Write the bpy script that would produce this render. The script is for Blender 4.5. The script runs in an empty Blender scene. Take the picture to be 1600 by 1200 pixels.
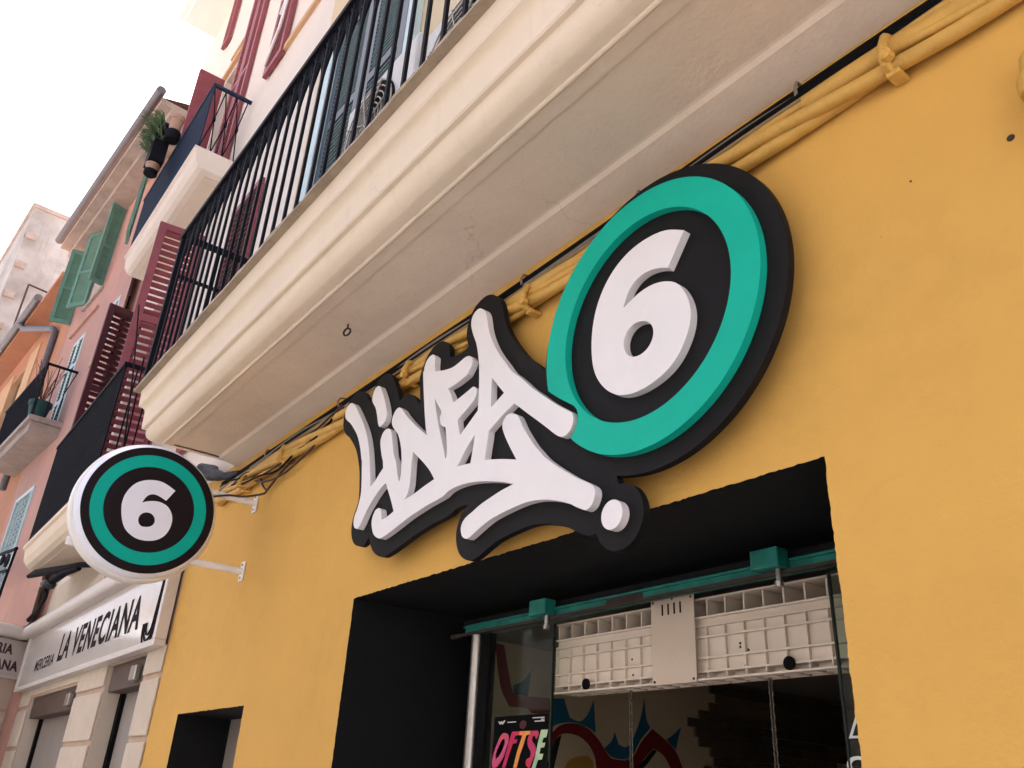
import bpy, bmesh, math, random
from mathutils import Vector, Matrix
from mathutils.geometry import tessellate_polygon
rnd = random.Random(7)
S = bpy.context.scene
COL = S.collection

# ------------------------------------------------------------------ camera, sky, sun, exposure
cam = bpy.data.objects.new('camera', bpy.data.cameras.new('camera'))
COL.objects.link(cam)
cam.data.sensor_width = 36.0
cam.data.lens = 1324.87 / 1600 * 36.0
cam.data.clip_start, cam.data.clip_end = 0.05, 3000
AX = Matrix(((0.6067026, 0.7932440, 0.0517292), (0.3256155, -0.3073526, 0.8941527), (0.7251803, -0.5256409, -0.4447642)))
cam.matrix_world = Matrix.Translation((0, -2.2, 1.6)) @ AX.transposed().to_4x4()
S.camera = cam

SUN_EL, SUN_AZ = math.radians(56), math.radians(325)      # azimuth clockwise from +y; high over the street, behind cloud
W = bpy.data.worlds.new('World'); S.world = W; W.use_nodes = True
nt = W.node_tree; nt.nodes.clear()
sky = nt.nodes.new('ShaderNodeTexSky'); sky.sky_type = 'NISHITA'; sky.sun_disc = False
sky.sun_elevation, sky.sun_rotation = SUN_EL, SUN_AZ
sky.air_density, sky.dust_density, sky.ozone_density = 0.5, 10.0, 0.4
bg = nt.nodes.new('ShaderNodeBackground'); bg.inputs['Strength'].default_value = 0.15
wo = nt.nodes.new('ShaderNodeOutputWorld')
nt.links.new(sky.outputs[0], bg.inputs[0]); nt.links.new(bg.outputs[0], wo.inputs[0])

sl = bpy.data.lights.new('sun', 'SUN'); sl.energy = 2.5; sl.angle = math.radians(20); sl.color = (1.0, 0.985, 0.965)
sun = bpy.data.objects.new('sun', sl); COL.objects.link(sun)
sdir = Vector((math.sin(SUN_AZ) * math.cos(SUN_EL), math.cos(SUN_AZ) * math.cos(SUN_EL), math.sin(SUN_EL)))
sun.rotation_euler = sdir.to_track_quat('Z', 'Y').to_euler(); sun.location = (0, -20, 30)
S.view_settings.view_transform = 'Standard'; S.view_settings.look = 'None'
S.view_settings.exposure = 2.28; S.view_settings.gamma = 1.0

# ------------------------------------------------------------------ materials
MATS = {}
def mat(name, col, rough=0.8, var=0.12, scale=3.0, bump=0.0, bscale=60.0, metal=0.0, col2=None, streak=0.0, speck=0.0, spec=0.4, coat=0.0, crack=0.0):
    """procedural paint, plaster, metal or wood: two-scale colour variation, optional vertical streaks, dark specks and bump"""
    m = bpy.data.materials.new(name); m.use_nodes = True; t = m.node_tree; n = t.nodes; L = t.links
    b = n['Principled BSDF']; b.inputs['Roughness'].default_value = rough; b.inputs['Metallic'].default_value = metal
    b.inputs['Specular IOR Level'].default_value = spec
    if coat: b.inputs['Coat Weight'].default_value = coat
    tc = n.new('ShaderNodeTexCoord'); co = tc.outputs['Object']
    def noise(s, det=5.0, ro=0.6, stretch=None):
        x = n.new('ShaderNodeTexNoise'); x.inputs['Scale'].default_value = s; x.inputs['Detail'].default_value = det; x.inputs['Roughness'].default_value = ro
        if stretch:
            mp = n.new('ShaderNodeMapping'); mp.inputs['Scale'].default_value = stretch; L.new(co, mp.inputs[0]); L.new(mp.outputs[0], x.inputs[0])
        else: L.new(co, x.inputs[0])
        return x.outputs[0]
    def ramp(sock, a, c):
        r = n.new('ShaderNodeMapRange'); r.inputs['From Min'].default_value = a; r.inputs['From Max'].default_value = c; L.new(sock, r.inputs[0]); return r.outputs[0]
    def mix(fac, A, B, mode='MIX'):
        x = n.new('ShaderNodeMix'); x.data_type = 'RGBA'; x.blend_type = mode
        if isinstance(fac, float): x.inputs[0].default_value = fac
        else: L.new(fac, x.inputs[0])
        for i, v in ((6, A), (7, B)):
            if isinstance(v, tuple): x.inputs[i].default_value = v
            else: L.new(v, x.inputs[i])
        return x.outputs[2]
    c1 = (*col, 1); c2 = (*(col2 or tuple(v * (1 - 2.2 * var) for v in col)), 1)
    f = ramp(noise(scale), 0.35, 0.7)
    out = mix(f, c1, c2)
    fine = ramp(noise(scale * 9, 3), 0.3, 0.75)
    out = mix(fine, out, tuple(v * (1 - var * 0.8) for v in col) + (1,)) if var > 0 and not col2 else out
    if streak:
        s_ = ramp(noise(2.2, 4, 0.7, (5, 5, 0.5)), 0.56, 0.8)
        mm = n.new('ShaderNodeMath'); mm.operation = 'MULTIPLY'; mm.inputs[1].default_value = streak; L.new(s_, mm.inputs[0])
        out = mix(mm.outputs[0], out, tuple(v * 0.45 for v in col) + (1,))
    if speck:
        v_ = n.new('ShaderNodeTexVoronoi'); v_.inputs['Scale'].default_value = 22; L.new(co, v_.inputs[0])
        a = ramp(v_.outputs['Distance'], 0.10, 0.05)
        k = ramp(noise(5.0, 2), 0.58, 0.66)
        mm = n.new('ShaderNodeMath'); mm.operation = 'MULTIPLY'; L.new(a, mm.inputs[0]); L.new(k, mm.inputs[1])
        m2 = n.new('ShaderNodeMath'); m2.operation = 'MULTIPLY'; m2.inputs[1].default_value = speck; L.new(mm.outputs[0], m2.inputs[0])
        out = mix(m2.outputs[0], out, tuple(v * 0.35 for v in col) + (1,))
    if crack:
        # fine hairline cracks, broken up so that only short runs show
        wn = n.new('ShaderNodeTexNoise'); wn.inputs['Scale'].default_value = 3.5; wn.inputs['Detail'].default_value = 6; L.new(co, wn.inputs[0])
        va = n.new('ShaderNodeVectorMath'); va.operation = 'MULTIPLY_ADD'; va.inputs[1].default_value = (0.45, 0.45, 0.45); L.new(wn.outputs['Color'], va.inputs[0]); L.new(co, va.inputs[2])
        vo = n.new('ShaderNodeTexVoronoi'); vo.feature = 'DISTANCE_TO_EDGE'; vo.inputs['Scale'].default_value = 0.9; L.new(va.outputs[0], vo.inputs[0])
        a = ramp(vo.outputs['Distance'], 0.0055, 0.0015); k = ramp(noise(1.3, 3), 0.50, 0.60)
        mm = n.new('ShaderNodeMath'); mm.operation = 'MULTIPLY'; L.new(a, mm.inputs[0]); L.new(k, mm.inputs[1])
        m2 = n.new('ShaderNodeMath'); m2.operation = 'MULTIPLY'; m2.inputs[1].default_value = crack; L.new(mm.outputs[0], m2.inputs[0])
        out = mix(m2.outputs[0], out, tuple(v * 0.3 for v in col) + (1,))
    L.new(out, b.inputs['Base Color'])
    if bump:
        bp = n.new('ShaderNodeBump'); bp.inputs['Strength'].default_value = bump; bp.inputs['Distance'].default_value = 0.012
        ad = n.new('ShaderNodeMath'); ad.operation = 'MULTIPLY_ADD'; ad.inputs[1].default_value = 0.35
        L.new(noise(bscale, 4), ad.inputs[0]); L.new(noise(bscale / 8, 4), ad.inputs[2]); L.new(ad.outputs[0], bp.inputs['Height'])
        L.new(bp.outputs[0], b.inputs['Normal'])
    MATS[name] = m; return m

M = {}
M['yellow'] = mat('yellow_render', (0.690, 0.395, 0.094), 0.85, 0.085, 0.9, 0.5, 45, speck=0.5, streak=0.06, spec=0.3, crack=0.04)
M['yellow_pipe'] = mat('yellow_paint', (0.66, 0.385, 0.088), 0.48, 0.16, 9, 0.25, 34)
M['black'] = mat('black_wall_paint', (0.0075, 0.0075, 0.008), 0.75, 0.15, 2, 0.3, 50, spec=0.25)
M['cream'] = mat('cream_render', (0.76, 0.64, 0.50), 0.85, 0.06, 1.2, 0.2, 60, streak=0.2, spec=0.3, crack=0.15, speck=0.25)
M['cream_ceiling'] = mat('soffit_render', (0.74, 0.62, 0.50), 0.9, 0.10, 1.1, 0.4, 50, speck=0.4, spec=0.2, crack=0.22, streak=0.15)
M['cream_pale'] = mat('pale_cream_render', (0.74, 0.65, 0.56), 0.85, 0.04, 1.0, 0.15, 60, streak=0.1, spec=0.3)
M['opposite'] = mat('pale_grey_render', (0.56, 0.575, 0.60), 0.85, 0.05, 1.0, 0.15, 60, spec=0.3)  # neutral grey so the added house opposite bounces untinted light
M['eave_white'] = mat('eave_paint', (0.78, 0.74, 0.72), 0.9, 0.04, 2)
M['cream_wall'] = mat('cream_facade_paint', (0.68, 0.54, 0.34), 0.85, 0.05, 1.0, 0.15, 60, spec=0.3)
M['stone'] = mat('pale_stone', (0.62, 0.52, 0.41), 0.85, 0.08, 4, 0.3, 50)
M['joint'] = mat('pink_joint', (0.56, 0.40, 0.30), 0.9, 0.1, 6, 0.2, 50)
M['lip'] = mat('weathered_stone_edge', (0.40, 0.32, 0.23), 0.9, 0.2, 7, 0.8, 40)
M['iron'] = mat('black_iron', (0.0085, 0.0088, 0.013), 0.7, 0.2, 8, 0.15, 80, spec=0.1)
M['iron_blue'] = mat('blue_grey_iron', (0.022, 0.038, 0.075), 0.65, 0.25, 8, 0.1, 80, spec=0.2)
M['sign_black'] = mat('matt_black_board', (0.008, 0.0072, 0.008), 0.7, 0.1, 14, 0.12, 180, spec=0.18)
M['white'] = mat('white_board', (0.78, 0.75, 0.752), 0.5, 0.035, 4, 0.05, 160)
M['teal'] = mat('teal_board', (0.002, 0.43, 0.31), 0.65, 0.05, 5, 0.08, 160, spec=0.2)
M['teal_print'] = mat('teal_print', (0.001, 0.40, 0.315), 0.4, 0.03, 5, spec=0.15)
M['black_print'] = mat('black_print', (0.011, 0.007, 0.009), 0.4, 0.02, 5, spec=0.15)
M['white_print'] = mat('white_print', (0.80, 0.82, 0.92), 0.35, 0.02, 3, spec=0.2)
M['white_metal'] = mat('white_enamel', (0.80, 0.78, 0.76), 0.35, 0.04, 6)
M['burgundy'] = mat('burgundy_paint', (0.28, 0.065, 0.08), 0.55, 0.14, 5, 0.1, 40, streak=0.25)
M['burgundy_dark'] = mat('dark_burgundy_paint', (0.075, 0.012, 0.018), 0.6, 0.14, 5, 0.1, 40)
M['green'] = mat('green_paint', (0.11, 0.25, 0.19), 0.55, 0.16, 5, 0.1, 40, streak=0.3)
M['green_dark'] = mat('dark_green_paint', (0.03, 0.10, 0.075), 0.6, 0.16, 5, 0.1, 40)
M['slate'] = mat('blue_grey_paint', (0.035, 0.055, 0.07), 0.45, 0.15, 5, 0.05, 40)
M['slate_light'] = mat('pale_blue_paint', (0.50, 0.62, 0.62), 0.5, 0.08, 5)
M['pink'] = mat('pink_render', (0.50, 0.27, 0.21), 0.9, 0.15, 1.1, 0.3, 40, col2=(0.40, 0.24, 0.20), streak=0.6, speck=0.7)
M['orange'] = mat('orange_render', (0.50, 0.225, 0.115), 0.9, 0.15, 0.9, 0.3, 40, col2=(0.38, 0.19, 0.12), streak=0.6, speck=0.6)
M['ochre'] = mat('ochre_surround', (0.60, 0.38, 0.21), 0.9, 0.08, 1.5, 0.1, 40)
M['weather'] = mat('weathered_stone', (0.44, 0.36, 0.31), 0.95, 0.22, 2.5, 0.6, 30, streak=0.4, speck=0.6)
M['conc'] = mat('pale_concrete', (0.42, 0.405, 0.39), 0.9, 0.2, 0.9, 0.3, 20, col2=(0.24, 0.22, 0.205), streak=0.7, speck=0.6)
M['pipe'] = mat('grey_zinc', (0.16, 0.15, 0.16), 0.5, 0.15, 4, metal=0.3)
M['tile'] = mat('clay_tile', (0.36, 0.20, 0.13), 0.9, 0.2, 5, 0.4, 20)
M['glass_dark'] = mat('dark_window_glass', (0.012, 0.014, 0.017), 0.08, 0.05, 3, spec=0.6)
M['cable'] = mat('black_cable', (0.006, 0.006, 0.0065), 0.75, 0.2, 20, spec=0.08)
M['cable_brown'] = mat('brown_cable', (0.055, 0.022, 0.014), 0.55, 0.2, 20)
M['cable_grey'] = mat('grey_cable', (0.22, 0.19, 0.16), 0.55, 0.2, 20)
M['cable_tan'] = mat('tan_cable', (0.30, 0.20, 0.10), 0.6, 0.2, 20)
M['cable_red'] = mat('red_cable', (0.22, 0.045, 0.02), 0.55, 0.2, 20)
M['plastic'] = mat('ivory_plastic', (0.74, 0.63, 0.51), 0.5, 0.05, 6, 0.03, 60)
M['plate'] = mat('ivory_plate', (0.62, 0.50, 0.385), 0.45, 0.04, 6)
M['rubber'] = mat('black_rubber', (0.006, 0.006, 0.006), 0.8, 0.1, 10, spec=0.08)
M['chain'] = mat('dull_chain_steel', (0.16, 0.13, 0.10), 0.45, 0.2, 20, metal=0.6)
M['slate_mid'] = mat('dusty_blue_paint', (0.16, 0.23, 0.24), 0.5, 0.1, 5)
M['lavender'] = mat('pale_curtain', (0.50, 0.46, 0.50), 0.9, 0.06, 2)
M['seal_green'] = mat('glass_edge', (0.012, 0.022, 0.018), 0.4, 0.1, 5, spec=0.2)
M['steel'] = mat('brushed_steel', (0.45, 0.42, 0.38), 0.35, 0.1, 12, metal=0.9)
M['teal_old'] = mat('worn_teal_steel', (0.012, 0.23, 0.18), 0.55, 0.2, 12, 0.2, 30, col2=(0.008, 0.12, 0.10))
M['rust'] = mat('rusty_steel', (0.06, 0.04, 0.032), 0.8, 0.3, 14, 0.3, 40)
M['mural_cream'] = mat('mural_wall', (0.64, 0.49, 0.31), 0.9, 0.08, 1.5)
M['mural_red'] = mat('mural_red', (0.22, 0.012, 0.012), 0.8, 0.1, 3)
M['mural_blue'] = mat('mural_blue', (0.012, 0.12, 0.20), 0.8, 0.1, 3)
M['mural_black'] = mat('mural_black', (0.01, 0.01, 0.01), 0.8, 0.1, 3)
M['mural_yellow'] = mat('mural_yellow', (0.45, 0.26, 0.04), 0.8, 0.1, 3)
M['plank'] = mat('dark_plank', (0.12, 0.08, 0.045), 0.8, 0.3, 3, 0.3, 30, streak=0.3)
M['plank2'] = mat('brown_plank', (0.19, 0.115, 0.06), 0.8, 0.3, 3, 0.3, 30)
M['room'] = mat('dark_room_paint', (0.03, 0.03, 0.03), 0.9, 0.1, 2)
M['ceiling'] = mat('room_ceiling_paint', (0.30, 0.26, 0.22), 0.9, 0.06, 2)
M['poster'] = mat('poster_black', (0.004, 0.0045, 0.0045), 0.7, 0.05, 4, spec=0.05)
M['p_red'] = mat('poster_red', (0.62, 0.02, 0.035), 0.4, 0.1, 12, col2=(0.50, 0.015, 0.16))
M['p_pink'] = mat('poster_pink', (0.55, 0.07, 0.28), 0.4, 0.1, 12, col2=(0.75, 0.10, 0.05))
M['p_orange'] = mat('poster_orange', (0.85, 0.22, 0.05), 0.4, 0.1, 12, col2=(0.85, 0.48, 0.08))
M['p_green'] = mat('poster_green', (0.30, 0.52, 0.30), 0.4, 0.1, 12, col2=(0.62, 0.70, 0.42))
M['paper'] = mat('white_lettering', (0.70, 0.70, 0.68), 0.5, 0.02, 6)
M['letter'] = mat('dark_lettering', (0.018, 0.014, 0.014), 0.8, 0.1, 20, spec=0.08)
M['letter_red'] = mat('dark_plum_lettering', (0.05, 0.02, 0.03), 0.4, 0.1, 20)
M['fascia'] = mat('pale_fascia_panel', (0.60, 0.55, 0.50), 0.13, 0.04, 2.5, spec=0.6)
M['frame'] = mat('pale_fascia_frame', (0.66, 0.60, 0.55), 0.4, 0.05, 5)
M['brown'] = mat('brown_roller_box', (0.10, 0.06, 0.045), 0.6, 0.15, 5)
M['shutter_grey'] = mat('grey_shutter', (0.30, 0.26, 0.23), 0.6, 0.08, 3)
M['terracotta'] = mat('terracotta', (0.42, 0.27, 0.20), 0.85, 0.12, 8, 0.2, 40)
M['green_pot'] = mat('green_pot', (0.012, 0.06, 0.055), 0.6, 0.1, 8)
M['leaf'] = mat('leaf_green', (0.09, 0.16, 0.07), 0.6, 0.3, 20)
M['leaf_dry'] = mat('dry_leaf', (0.10, 0.045, 0.035), 0.8, 0.3, 20)
M['red_door'] = mat('red_door_paint', (0.08, 0.012, 0.010), 0.5, 0.1, 4)
M['paving'] = mat('stone_paving', (0.54, 0.52, 0.50), 0.9, 0.15, 1.2, 0.4, 12)
M['ac'] = mat('ac_white', (0.66, 0.66, 0.66), 0.45, 0.06, 4)
M['wire_guard'] = mat('grey_wire_guard', (0.42, 0.38, 0.33), 0.4, 0.1, 10, metal=0.3)
M['tape'] = mat('blue_black_wrap', (0.010, 0.012, 0.018), 0.5, 0.3, 12, 0.6, 20, spec=0.2)

def glass_mat(name, tint, haze):
    m = bpy.data.materials.new(name); m.use_nodes = True; t = m.node_tree; n = t.nodes; n.clear()
    o = n.new('ShaderNodeOutputMaterial'); tr = n.new('ShaderNodeBsdfTransparent'); tr.inputs[0].default_value = (*tint, 1)
    g = n.new('ShaderNodeBsdfGlossy'); g.inputs['Roughness'].default_value = 0.02
    f = n.new('ShaderNodeFresnel'); f.inputs[0].default_value = 1.10
    d = n.new('ShaderNodeBsdfDiffuse'); d.inputs[0].default_value = (0.5, 0.47, 0.42, 1)
    tcx = n.new('ShaderNodeTexCoord'); nz = n.new('ShaderNodeTexNoise'); nz.inputs['Scale'].default_value = 3.0; t.links.new(tcx.outputs['Object'], nz.inputs[0])
    mr = n.new('ShaderNodeMapRange'); mr.inputs['To Min'].default_value = haze * 0.5; mr.inputs['To Max'].default_value = haze * 1.5; t.links.new(nz.outputs[0], mr.inputs[0])
    a = n.new('ShaderNodeMixShader'); b = n.new('ShaderNodeMixShader')
    t.links.new(f.outputs[0], a.inputs[0]); t.links.new(tr.outputs[0], a.inputs[1]); t.links.new(g.outputs[0], a.inputs[2])
    t.links.new(mr.outputs[0], b.inputs[0]); t.links.new(a.outputs[0], b.inputs[1]); t.links.new(d.outputs[0], b.inputs[2])
    t.links.new(b.outputs[0], o.inputs[0]); return m
M['glass'] = glass_mat('clear_door_glass', (0.80, 0.84, 0.80), 0.012)
M['glass2'] = glass_mat('dusty_door_glass', (0.66, 0.72, 0.66), 0.045)

# ------------------------------------------------------------------ mesh helpers
ORIGIN = {}
class MB:
    """collects shapes; build() links them as ONE mesh object"""
    def __init__(s, xf=None): s.v = []; s.f = []; s.xf = xf
    def add(s, vs, fs):
        k = len(s.v); s.v += [Vector(s.xf(*p)) if s.xf else Vector(p) for p in vs]; s.f += [tuple(i + k for i in f) for f in fs]; return s
    def box(s, x0, x1, y0, y1, z0, z1):
        if x0 > x1: x0, x1 = x1, x0
        if y0 > y1: y0, y1 = y1, y0
        if z0 > z1: z0, z1 = z1, z0
        return s.add([(x0, y0, z0), (x1, y0, z0), (x1, y1, z0), (x0, y1, z0), (x0, y0, z1), (x1, y0, z1), (x1, y1, z1), (x0, y1, z1)],
                     [(0, 3, 2, 1), (4, 5, 6, 7), (0, 1, 5, 4), (1, 2, 6, 5), (2, 3, 7, 6), (3, 0, 4, 7)])
    def obox(s, c, a, b, d):
        """box from centre and three half-extent vectors"""
        c, a, b, d = Vector(c), Vector(a), Vector(b), Vector(d)
        P = [c + i * a + j * b + k * d for k in (-1, 1) for i, j in ((-1, -1), (1, -1), (1, 1), (-1, 1))]
        return s.add([tuple(p) for p in P], [(0, 3, 2, 1), (4, 5, 6, 7), (0, 1, 5, 4), (1, 2, 6, 5), (2, 3, 7, 6), (3, 0, 4, 7)])
    def tube(s, pts, r, n=8, closed=False):
        P = [Vector(p) for p in pts]; N = len(P); vs = []; prev = None
        R = r if isinstance(r, (list, tuple)) else [r] * N
        for i, p in enumerate(P):
            d = (P[(i + 1) % N] - P[i - 1]) if closed else (P[min(i + 1, N - 1)] - P[max(i - 1, 0)])
            d.normalize()
            up = prev if prev else (Vector((0, 0, 1)) if abs(d.z) < 0.9 else Vector((1, 0, 0)))
            a = d.cross(up); a = a.normalized() if a.length > 1e-5 else d.orthogonal().normalized(); b = a.cross(d).normalized(); prev = b
            for j in range(n):
                t = 2 * math.pi * (j + 0.5) / n; vs.append(tuple(p + R[i] * (math.cos(t) * a + math.sin(t) * b)))
        fs = []
        for i in range(N if closed else N - 1):
            q = (i + 1) % N
            for j in range(n): fs.append((i * n + j, i * n + (j + 1) % n, q * n + (j + 1) % n, q * n + j))
        if not closed: fs += [tuple(range(n - 1, -1, -1)), tuple((N - 1) * n + j for j in range(n))]
        return s.add(vs, fs)
    def lathe(s, c, prof, axis=(0, 0, 1), n=20):
        c = Vector(c); ax = Vector(axis).normalized(); a = ax.orthogonal().normalized(); b = ax.cross(a); vs = []
        for r, h in prof:
            for j in range(n):
                t = 2 * math.pi * j / n; vs.append(tuple(c + ax * h + r * (math.cos(t) * a + math.sin(t) * b)))
        fs = [(i * n + j, i * n + (j + 1) % n, (i + 1) * n + (j + 1) % n, (i + 1) * n + j) for i in range(len(prof) - 1) for j in range(n)]
        fs += [tuple(range(n - 1, -1, -1)), tuple((len(prof) - 1) * n + j for j in range(n))]
        return s.add(vs, fs)
    def profile(s, prof, x0, x1):
        """closed (y, z) profile swept along x"""
        n = len(prof); vs = [(x0, y, z) for y, z in prof] + [(x1, y, z) for y, z in prof]
        fs = [(i, (i + 1) % n, n + (i + 1) % n, n + i) for i in range(n)]
        tri = tessellate_polygon([[Vector((y, z, 0)) for y, z in prof]])
        fs += [tuple(t) for t in tri] + [tuple(n + i for i in reversed(t)) for t in tri]
        return s.add(vs, fs)
    def prism(s, loops, place, d0, d1, back=True):
        """flat outline with holes; place(u, v, d) gives the point; d0 = front, d1 = back"""
        flat = [p for l in loops for p in l]; n = len(flat)
        tri = tessellate_polygon([[Vector((u, v, 0)) for u, v in l] for l in loops])
        vs = [place(u, v, d0) for u, v in flat] + [place(u, v, d1) for u, v in flat]
        fs = [tuple(t) for t in tri] + ([tuple(n + i for i in reversed(t)) for t in tri] if back else [])
        k = 0
        for l in loops:
            m = len(l); fs += [(k + i, k + (i + 1) % m, n + k + (i + 1) % m, n + k + i) for i in range(m)]; k += m
        return s.add(vs, fs)
    def build(s, name, m, parent=None, smooth=None, kind=None, bevel=0):
        me = bpy.data.meshes.new(name)
        o = Vector(ORIGIN.get(parent.name, (0, 0, 0))) if parent else Vector((0, 0, 0))
        me.from_pydata([tuple(p - o) for p in s.v], [], s.f); me.materials.append(M[m] if isinstance(m, str) else m)
        bm = bmesh.new(); bm.from_mesh(me); bmesh.ops.recalc_face_normals(bm, faces=bm.faces); bm.to_mesh(me); bm.free()
        ob = bpy.data.objects.new(name, me); COL.objects.link(ob)
        if parent: ob.parent = parent; ORIGIN[ob.name] = tuple(o)
        if smooth is not None:
            me.shade_smooth()
            if smooth < 180: me.set_sharp_from_angle(angle=math.radians(smooth))
        if bevel:
            b = ob.modifiers.new('bevel', 'BEVEL'); b.width = bevel; b.segments = 2; b.limit_method = 'ANGLE'; b.angle_limit = math.radians(40)
        if kind: ob['kind'] = kind
        return ob

def tag(o, label, cat, group=None):
    o['label'] = label; o['category'] = cat
    if group: o['group'] = group
    return o
def thing(name, loc, label, cat, group=None):
    o = bpy.data.objects.new(name, None); COL.objects.link(o); o.location = loc; o.empty_display_size = 0.2
    ORIGIN[o.name] = tuple(loc); return tag(o, label, cat, group)
def put(src, d, parent=None):
    c = src.copy(); COL.objects.link(c); c.parent = parent if parent else src.parent; c.location = src.location + Vector(d); ORIGIN[c.name] = ORIGIN.get(src.name, (0, 0, 0)); return c
def smooth(P, corner=42, n=4):
    """Hermite curve through the points, keeping sharp corners"""
    P = [Vector((u, v)) for u, v in P]; N = len(P); out = []
    def sharp(k):
        a, b = P[k] - P[k - 1], P[(k + 1) % N] - P[k]; return math.degrees(a.angle(b, 0)) > corner
    isc = [sharp(k) for k in range(N)]
    for k in range(N):
        p0, p1, p2, p3 = P[k - 1], P[k], P[(k + 1) % N], P[(k + 2) % N]; L = (p2 - p1).length
        m1 = (p2 - p1) if isc[k] else (p2 - p0).normalized() * L
        m2 = (p2 - p1) if isc[(k + 1) % N] else (p3 - p1).normalized() * L
        for j in range(n):
            t = j / n; q = (2*t**3 - 3*t**2 + 1) * p1 + (t**3 - 2*t**2 + t) * m1 + (-2*t**3 + 3*t**2) * p2 + (t**3 - t**2) * m2
            out.append((q.x, q.y))
    return out
def circle(cx, cy, r, n=96): return [(cx + r * math.cos(2 * math.pi * i / n), cy + r * math.sin(2 * math.pi * i / n)) for i in range(n)]
def wobble(loop, amp, step=0.06, keep=0.7):
    """hand-cut edges: subdivide a loop and push the points about a little"""
    out = []
    for i, (u, v) in enumerate(loop):
        u2, v2 = loop[(i + 1) % len(loop)]; L = math.hypot(u2 - u, v2 - v); k = max(1, int(L / step)); w = 0
        for j in range(k):
            t = j / k; w = keep * w + rnd.uniform(-amp, amp) if 0 < j else 0
            nx, ny = -(v2 - v) / L, (u2 - u) / L
            out.append((u + (u2 - u) * t + nx * w, v + (v2 - v) * t + ny * w))
    return out
def rect(a, b, c, d): return [(a, c), (b, c), (b, d), (a, d)]
def facade(outer, holes, mw, parent, name='wall', depth=0.3, xf=None, y=0.0, reveal=None, rname='reveal', wob=0.004, glass=None):
    """wall sheet with openings; the reveals go back into the wall, dark glass at their back"""
    hs = [wobble(h, wob) for h in holes]
    pl = (lambda u, v, d: (u, y + d, v))
    b = MB(xf); loops = [outer] + hs; flat = [p for l in loops for p in l]
    tri = tessellate_polygon([[Vector((u, v, 0)) for u, v in l] for l in loops])
    b.add([pl(u, v, 0) for u, v in flat], [tuple(t) for t in tri]); w = b.build(name, mw, parent)
    for h, h0 in zip(hs, holes):
        r = MB(xf); n = len(h); r.add([pl(u, v, 0.0005) for u, v in h] + [pl(u, v, depth) for u, v in h], [(i, (i + 1) % n, n + (i + 1) % n, n + i) for i in range(n)])
        r.build(rname, reveal or mw, parent)
        if glass:
            us = [p[0] for p in h0]; vs = [p[1] for p in h0]; g = MB(xf); g.box(min(us) - .02, max(us) + .02, y + depth * 0.8, y + depth, min(vs) - .02, max(vs) + .02); g.build('window_pane', glass, parent)
    return w
def lettering(name, body, m, parent, place, width, height, depth=0.004, bold=0.02, shear=0.0, spacing=1.0):
    cu = bpy.data.curves.new(name, 'FONT'); cu.body = body; cu.size = 1; cu.extrude = 0; cu.offset = bold; cu.shear = shear; cu.resolution_u = 4; cu.space_character = spacing
    o = bpy.data.objects.new(name, cu); COL.objects.link(o); bpy.context.view_layer.update()
    me = bpy.data.meshes.new_from_object(o.evaluated_get(bpy.context.evaluated_depsgraph_get())); bpy.data.objects.remove(o); bpy.data.curves.remove(cu)
    xs = [v.co.x for v in me.vertices]; ys = [v.co.y for v in me.vertices]; x0, x1, y0, y1 = min(xs), max(xs), min(ys), max(ys)
    b = MB(); vs = []
    for v in me.vertices: vs.append(place((v.co.x - x0) / (x1 - x0) * width, (v.co.y - y0) / (y1 - y0) * height))
    b.add(vs, [tuple(p.vertices) for p in me.polygons]); bpy.data.meshes.remove(me)
    return b.build(name, m, parent)
def louvre(parent, P, u, w, z0, z1, m, rails, nsl, th=0.04, single=True, name='shutter', ms=None, st=0.08):
    """louvred leaf: P = hinge corner, u = direction of its width"""
    u = Vector((u[0], u[1], 0)).normalized(); nrm = Vector((u.y, -u.x, 0)); P = Vector((P[0], P[1], 0)); zz = Vector((0, 0, 1))
    b = MB()
    def bar(a0, a1, c0, c1): b.obox(tuple(P + u * (a0 + a1) / 2 + zz * (c0 + c1) / 2), tuple(u * (a1 - a0) / 2), tuple(nrm * th / 2), tuple(zz * (c1 - c0) / 2))
    bar(0, st, z0, z1); bar(w - st, w, z0, z1)
    zs = [z0] + list(rails) + [z1]
    bar(st, w - st, z0, z0 + st * 1.2); bar(st, w - st, z1 - st, z1)
    for r in rails: bar(st, w - st, r - st / 2, r + st / 2)
    fr = b.build(name, m, parent)
    edges = [(z0 + st * 1.2, (rails[0] - st / 2) if rails else z1 - st)] + [(rails[i] + st / 2, (rails[i + 1] - st / 2) if i + 1 < len(rails) else z1 - st) for i in range(len(rails))]
    tot = sum(c - a for a, c in edges); first = None; joined = MB()
    for a, c in edges:
        k = max(2, round(nsl * (c - a) / tot)); h = (c - a) / k
        for i in range(k):
            zc = a + h * (i + 0.5)
            cen = P + u * w / 2 + zz * zc; tl = (nrm * 0.75 + zz * -0.66).normalized(); t2 = tl.cross(u).normalized()
            if single:
                q = MB(); q.obox(tuple(cen), tuple(u * (w / 2 - st + .003)), tuple(tl * min(0.034, h * 0.5)), tuple(t2 * 0.005))
                q.build('slat', ms or m, fr)
            else: joined.obox(tuple(cen), tuple(u * (w / 2 - st + .003)), tuple(tl * min(0.034, h * 0.55)), tuple(t2 * 0.006))
    if not single: joined.build('slats', ms or m, fr, kind='stuff')
    return fr

# ------------------------------------------------------------------ ground
g = MB(); g.box(-900, 900, -900, 900, -1.0, 0.0); tag(g.build('street', 'paving', kind='structure'), 'pale stone paving of the narrow street', 'street'); 
del bpy.data.objects['street']['category']

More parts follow.
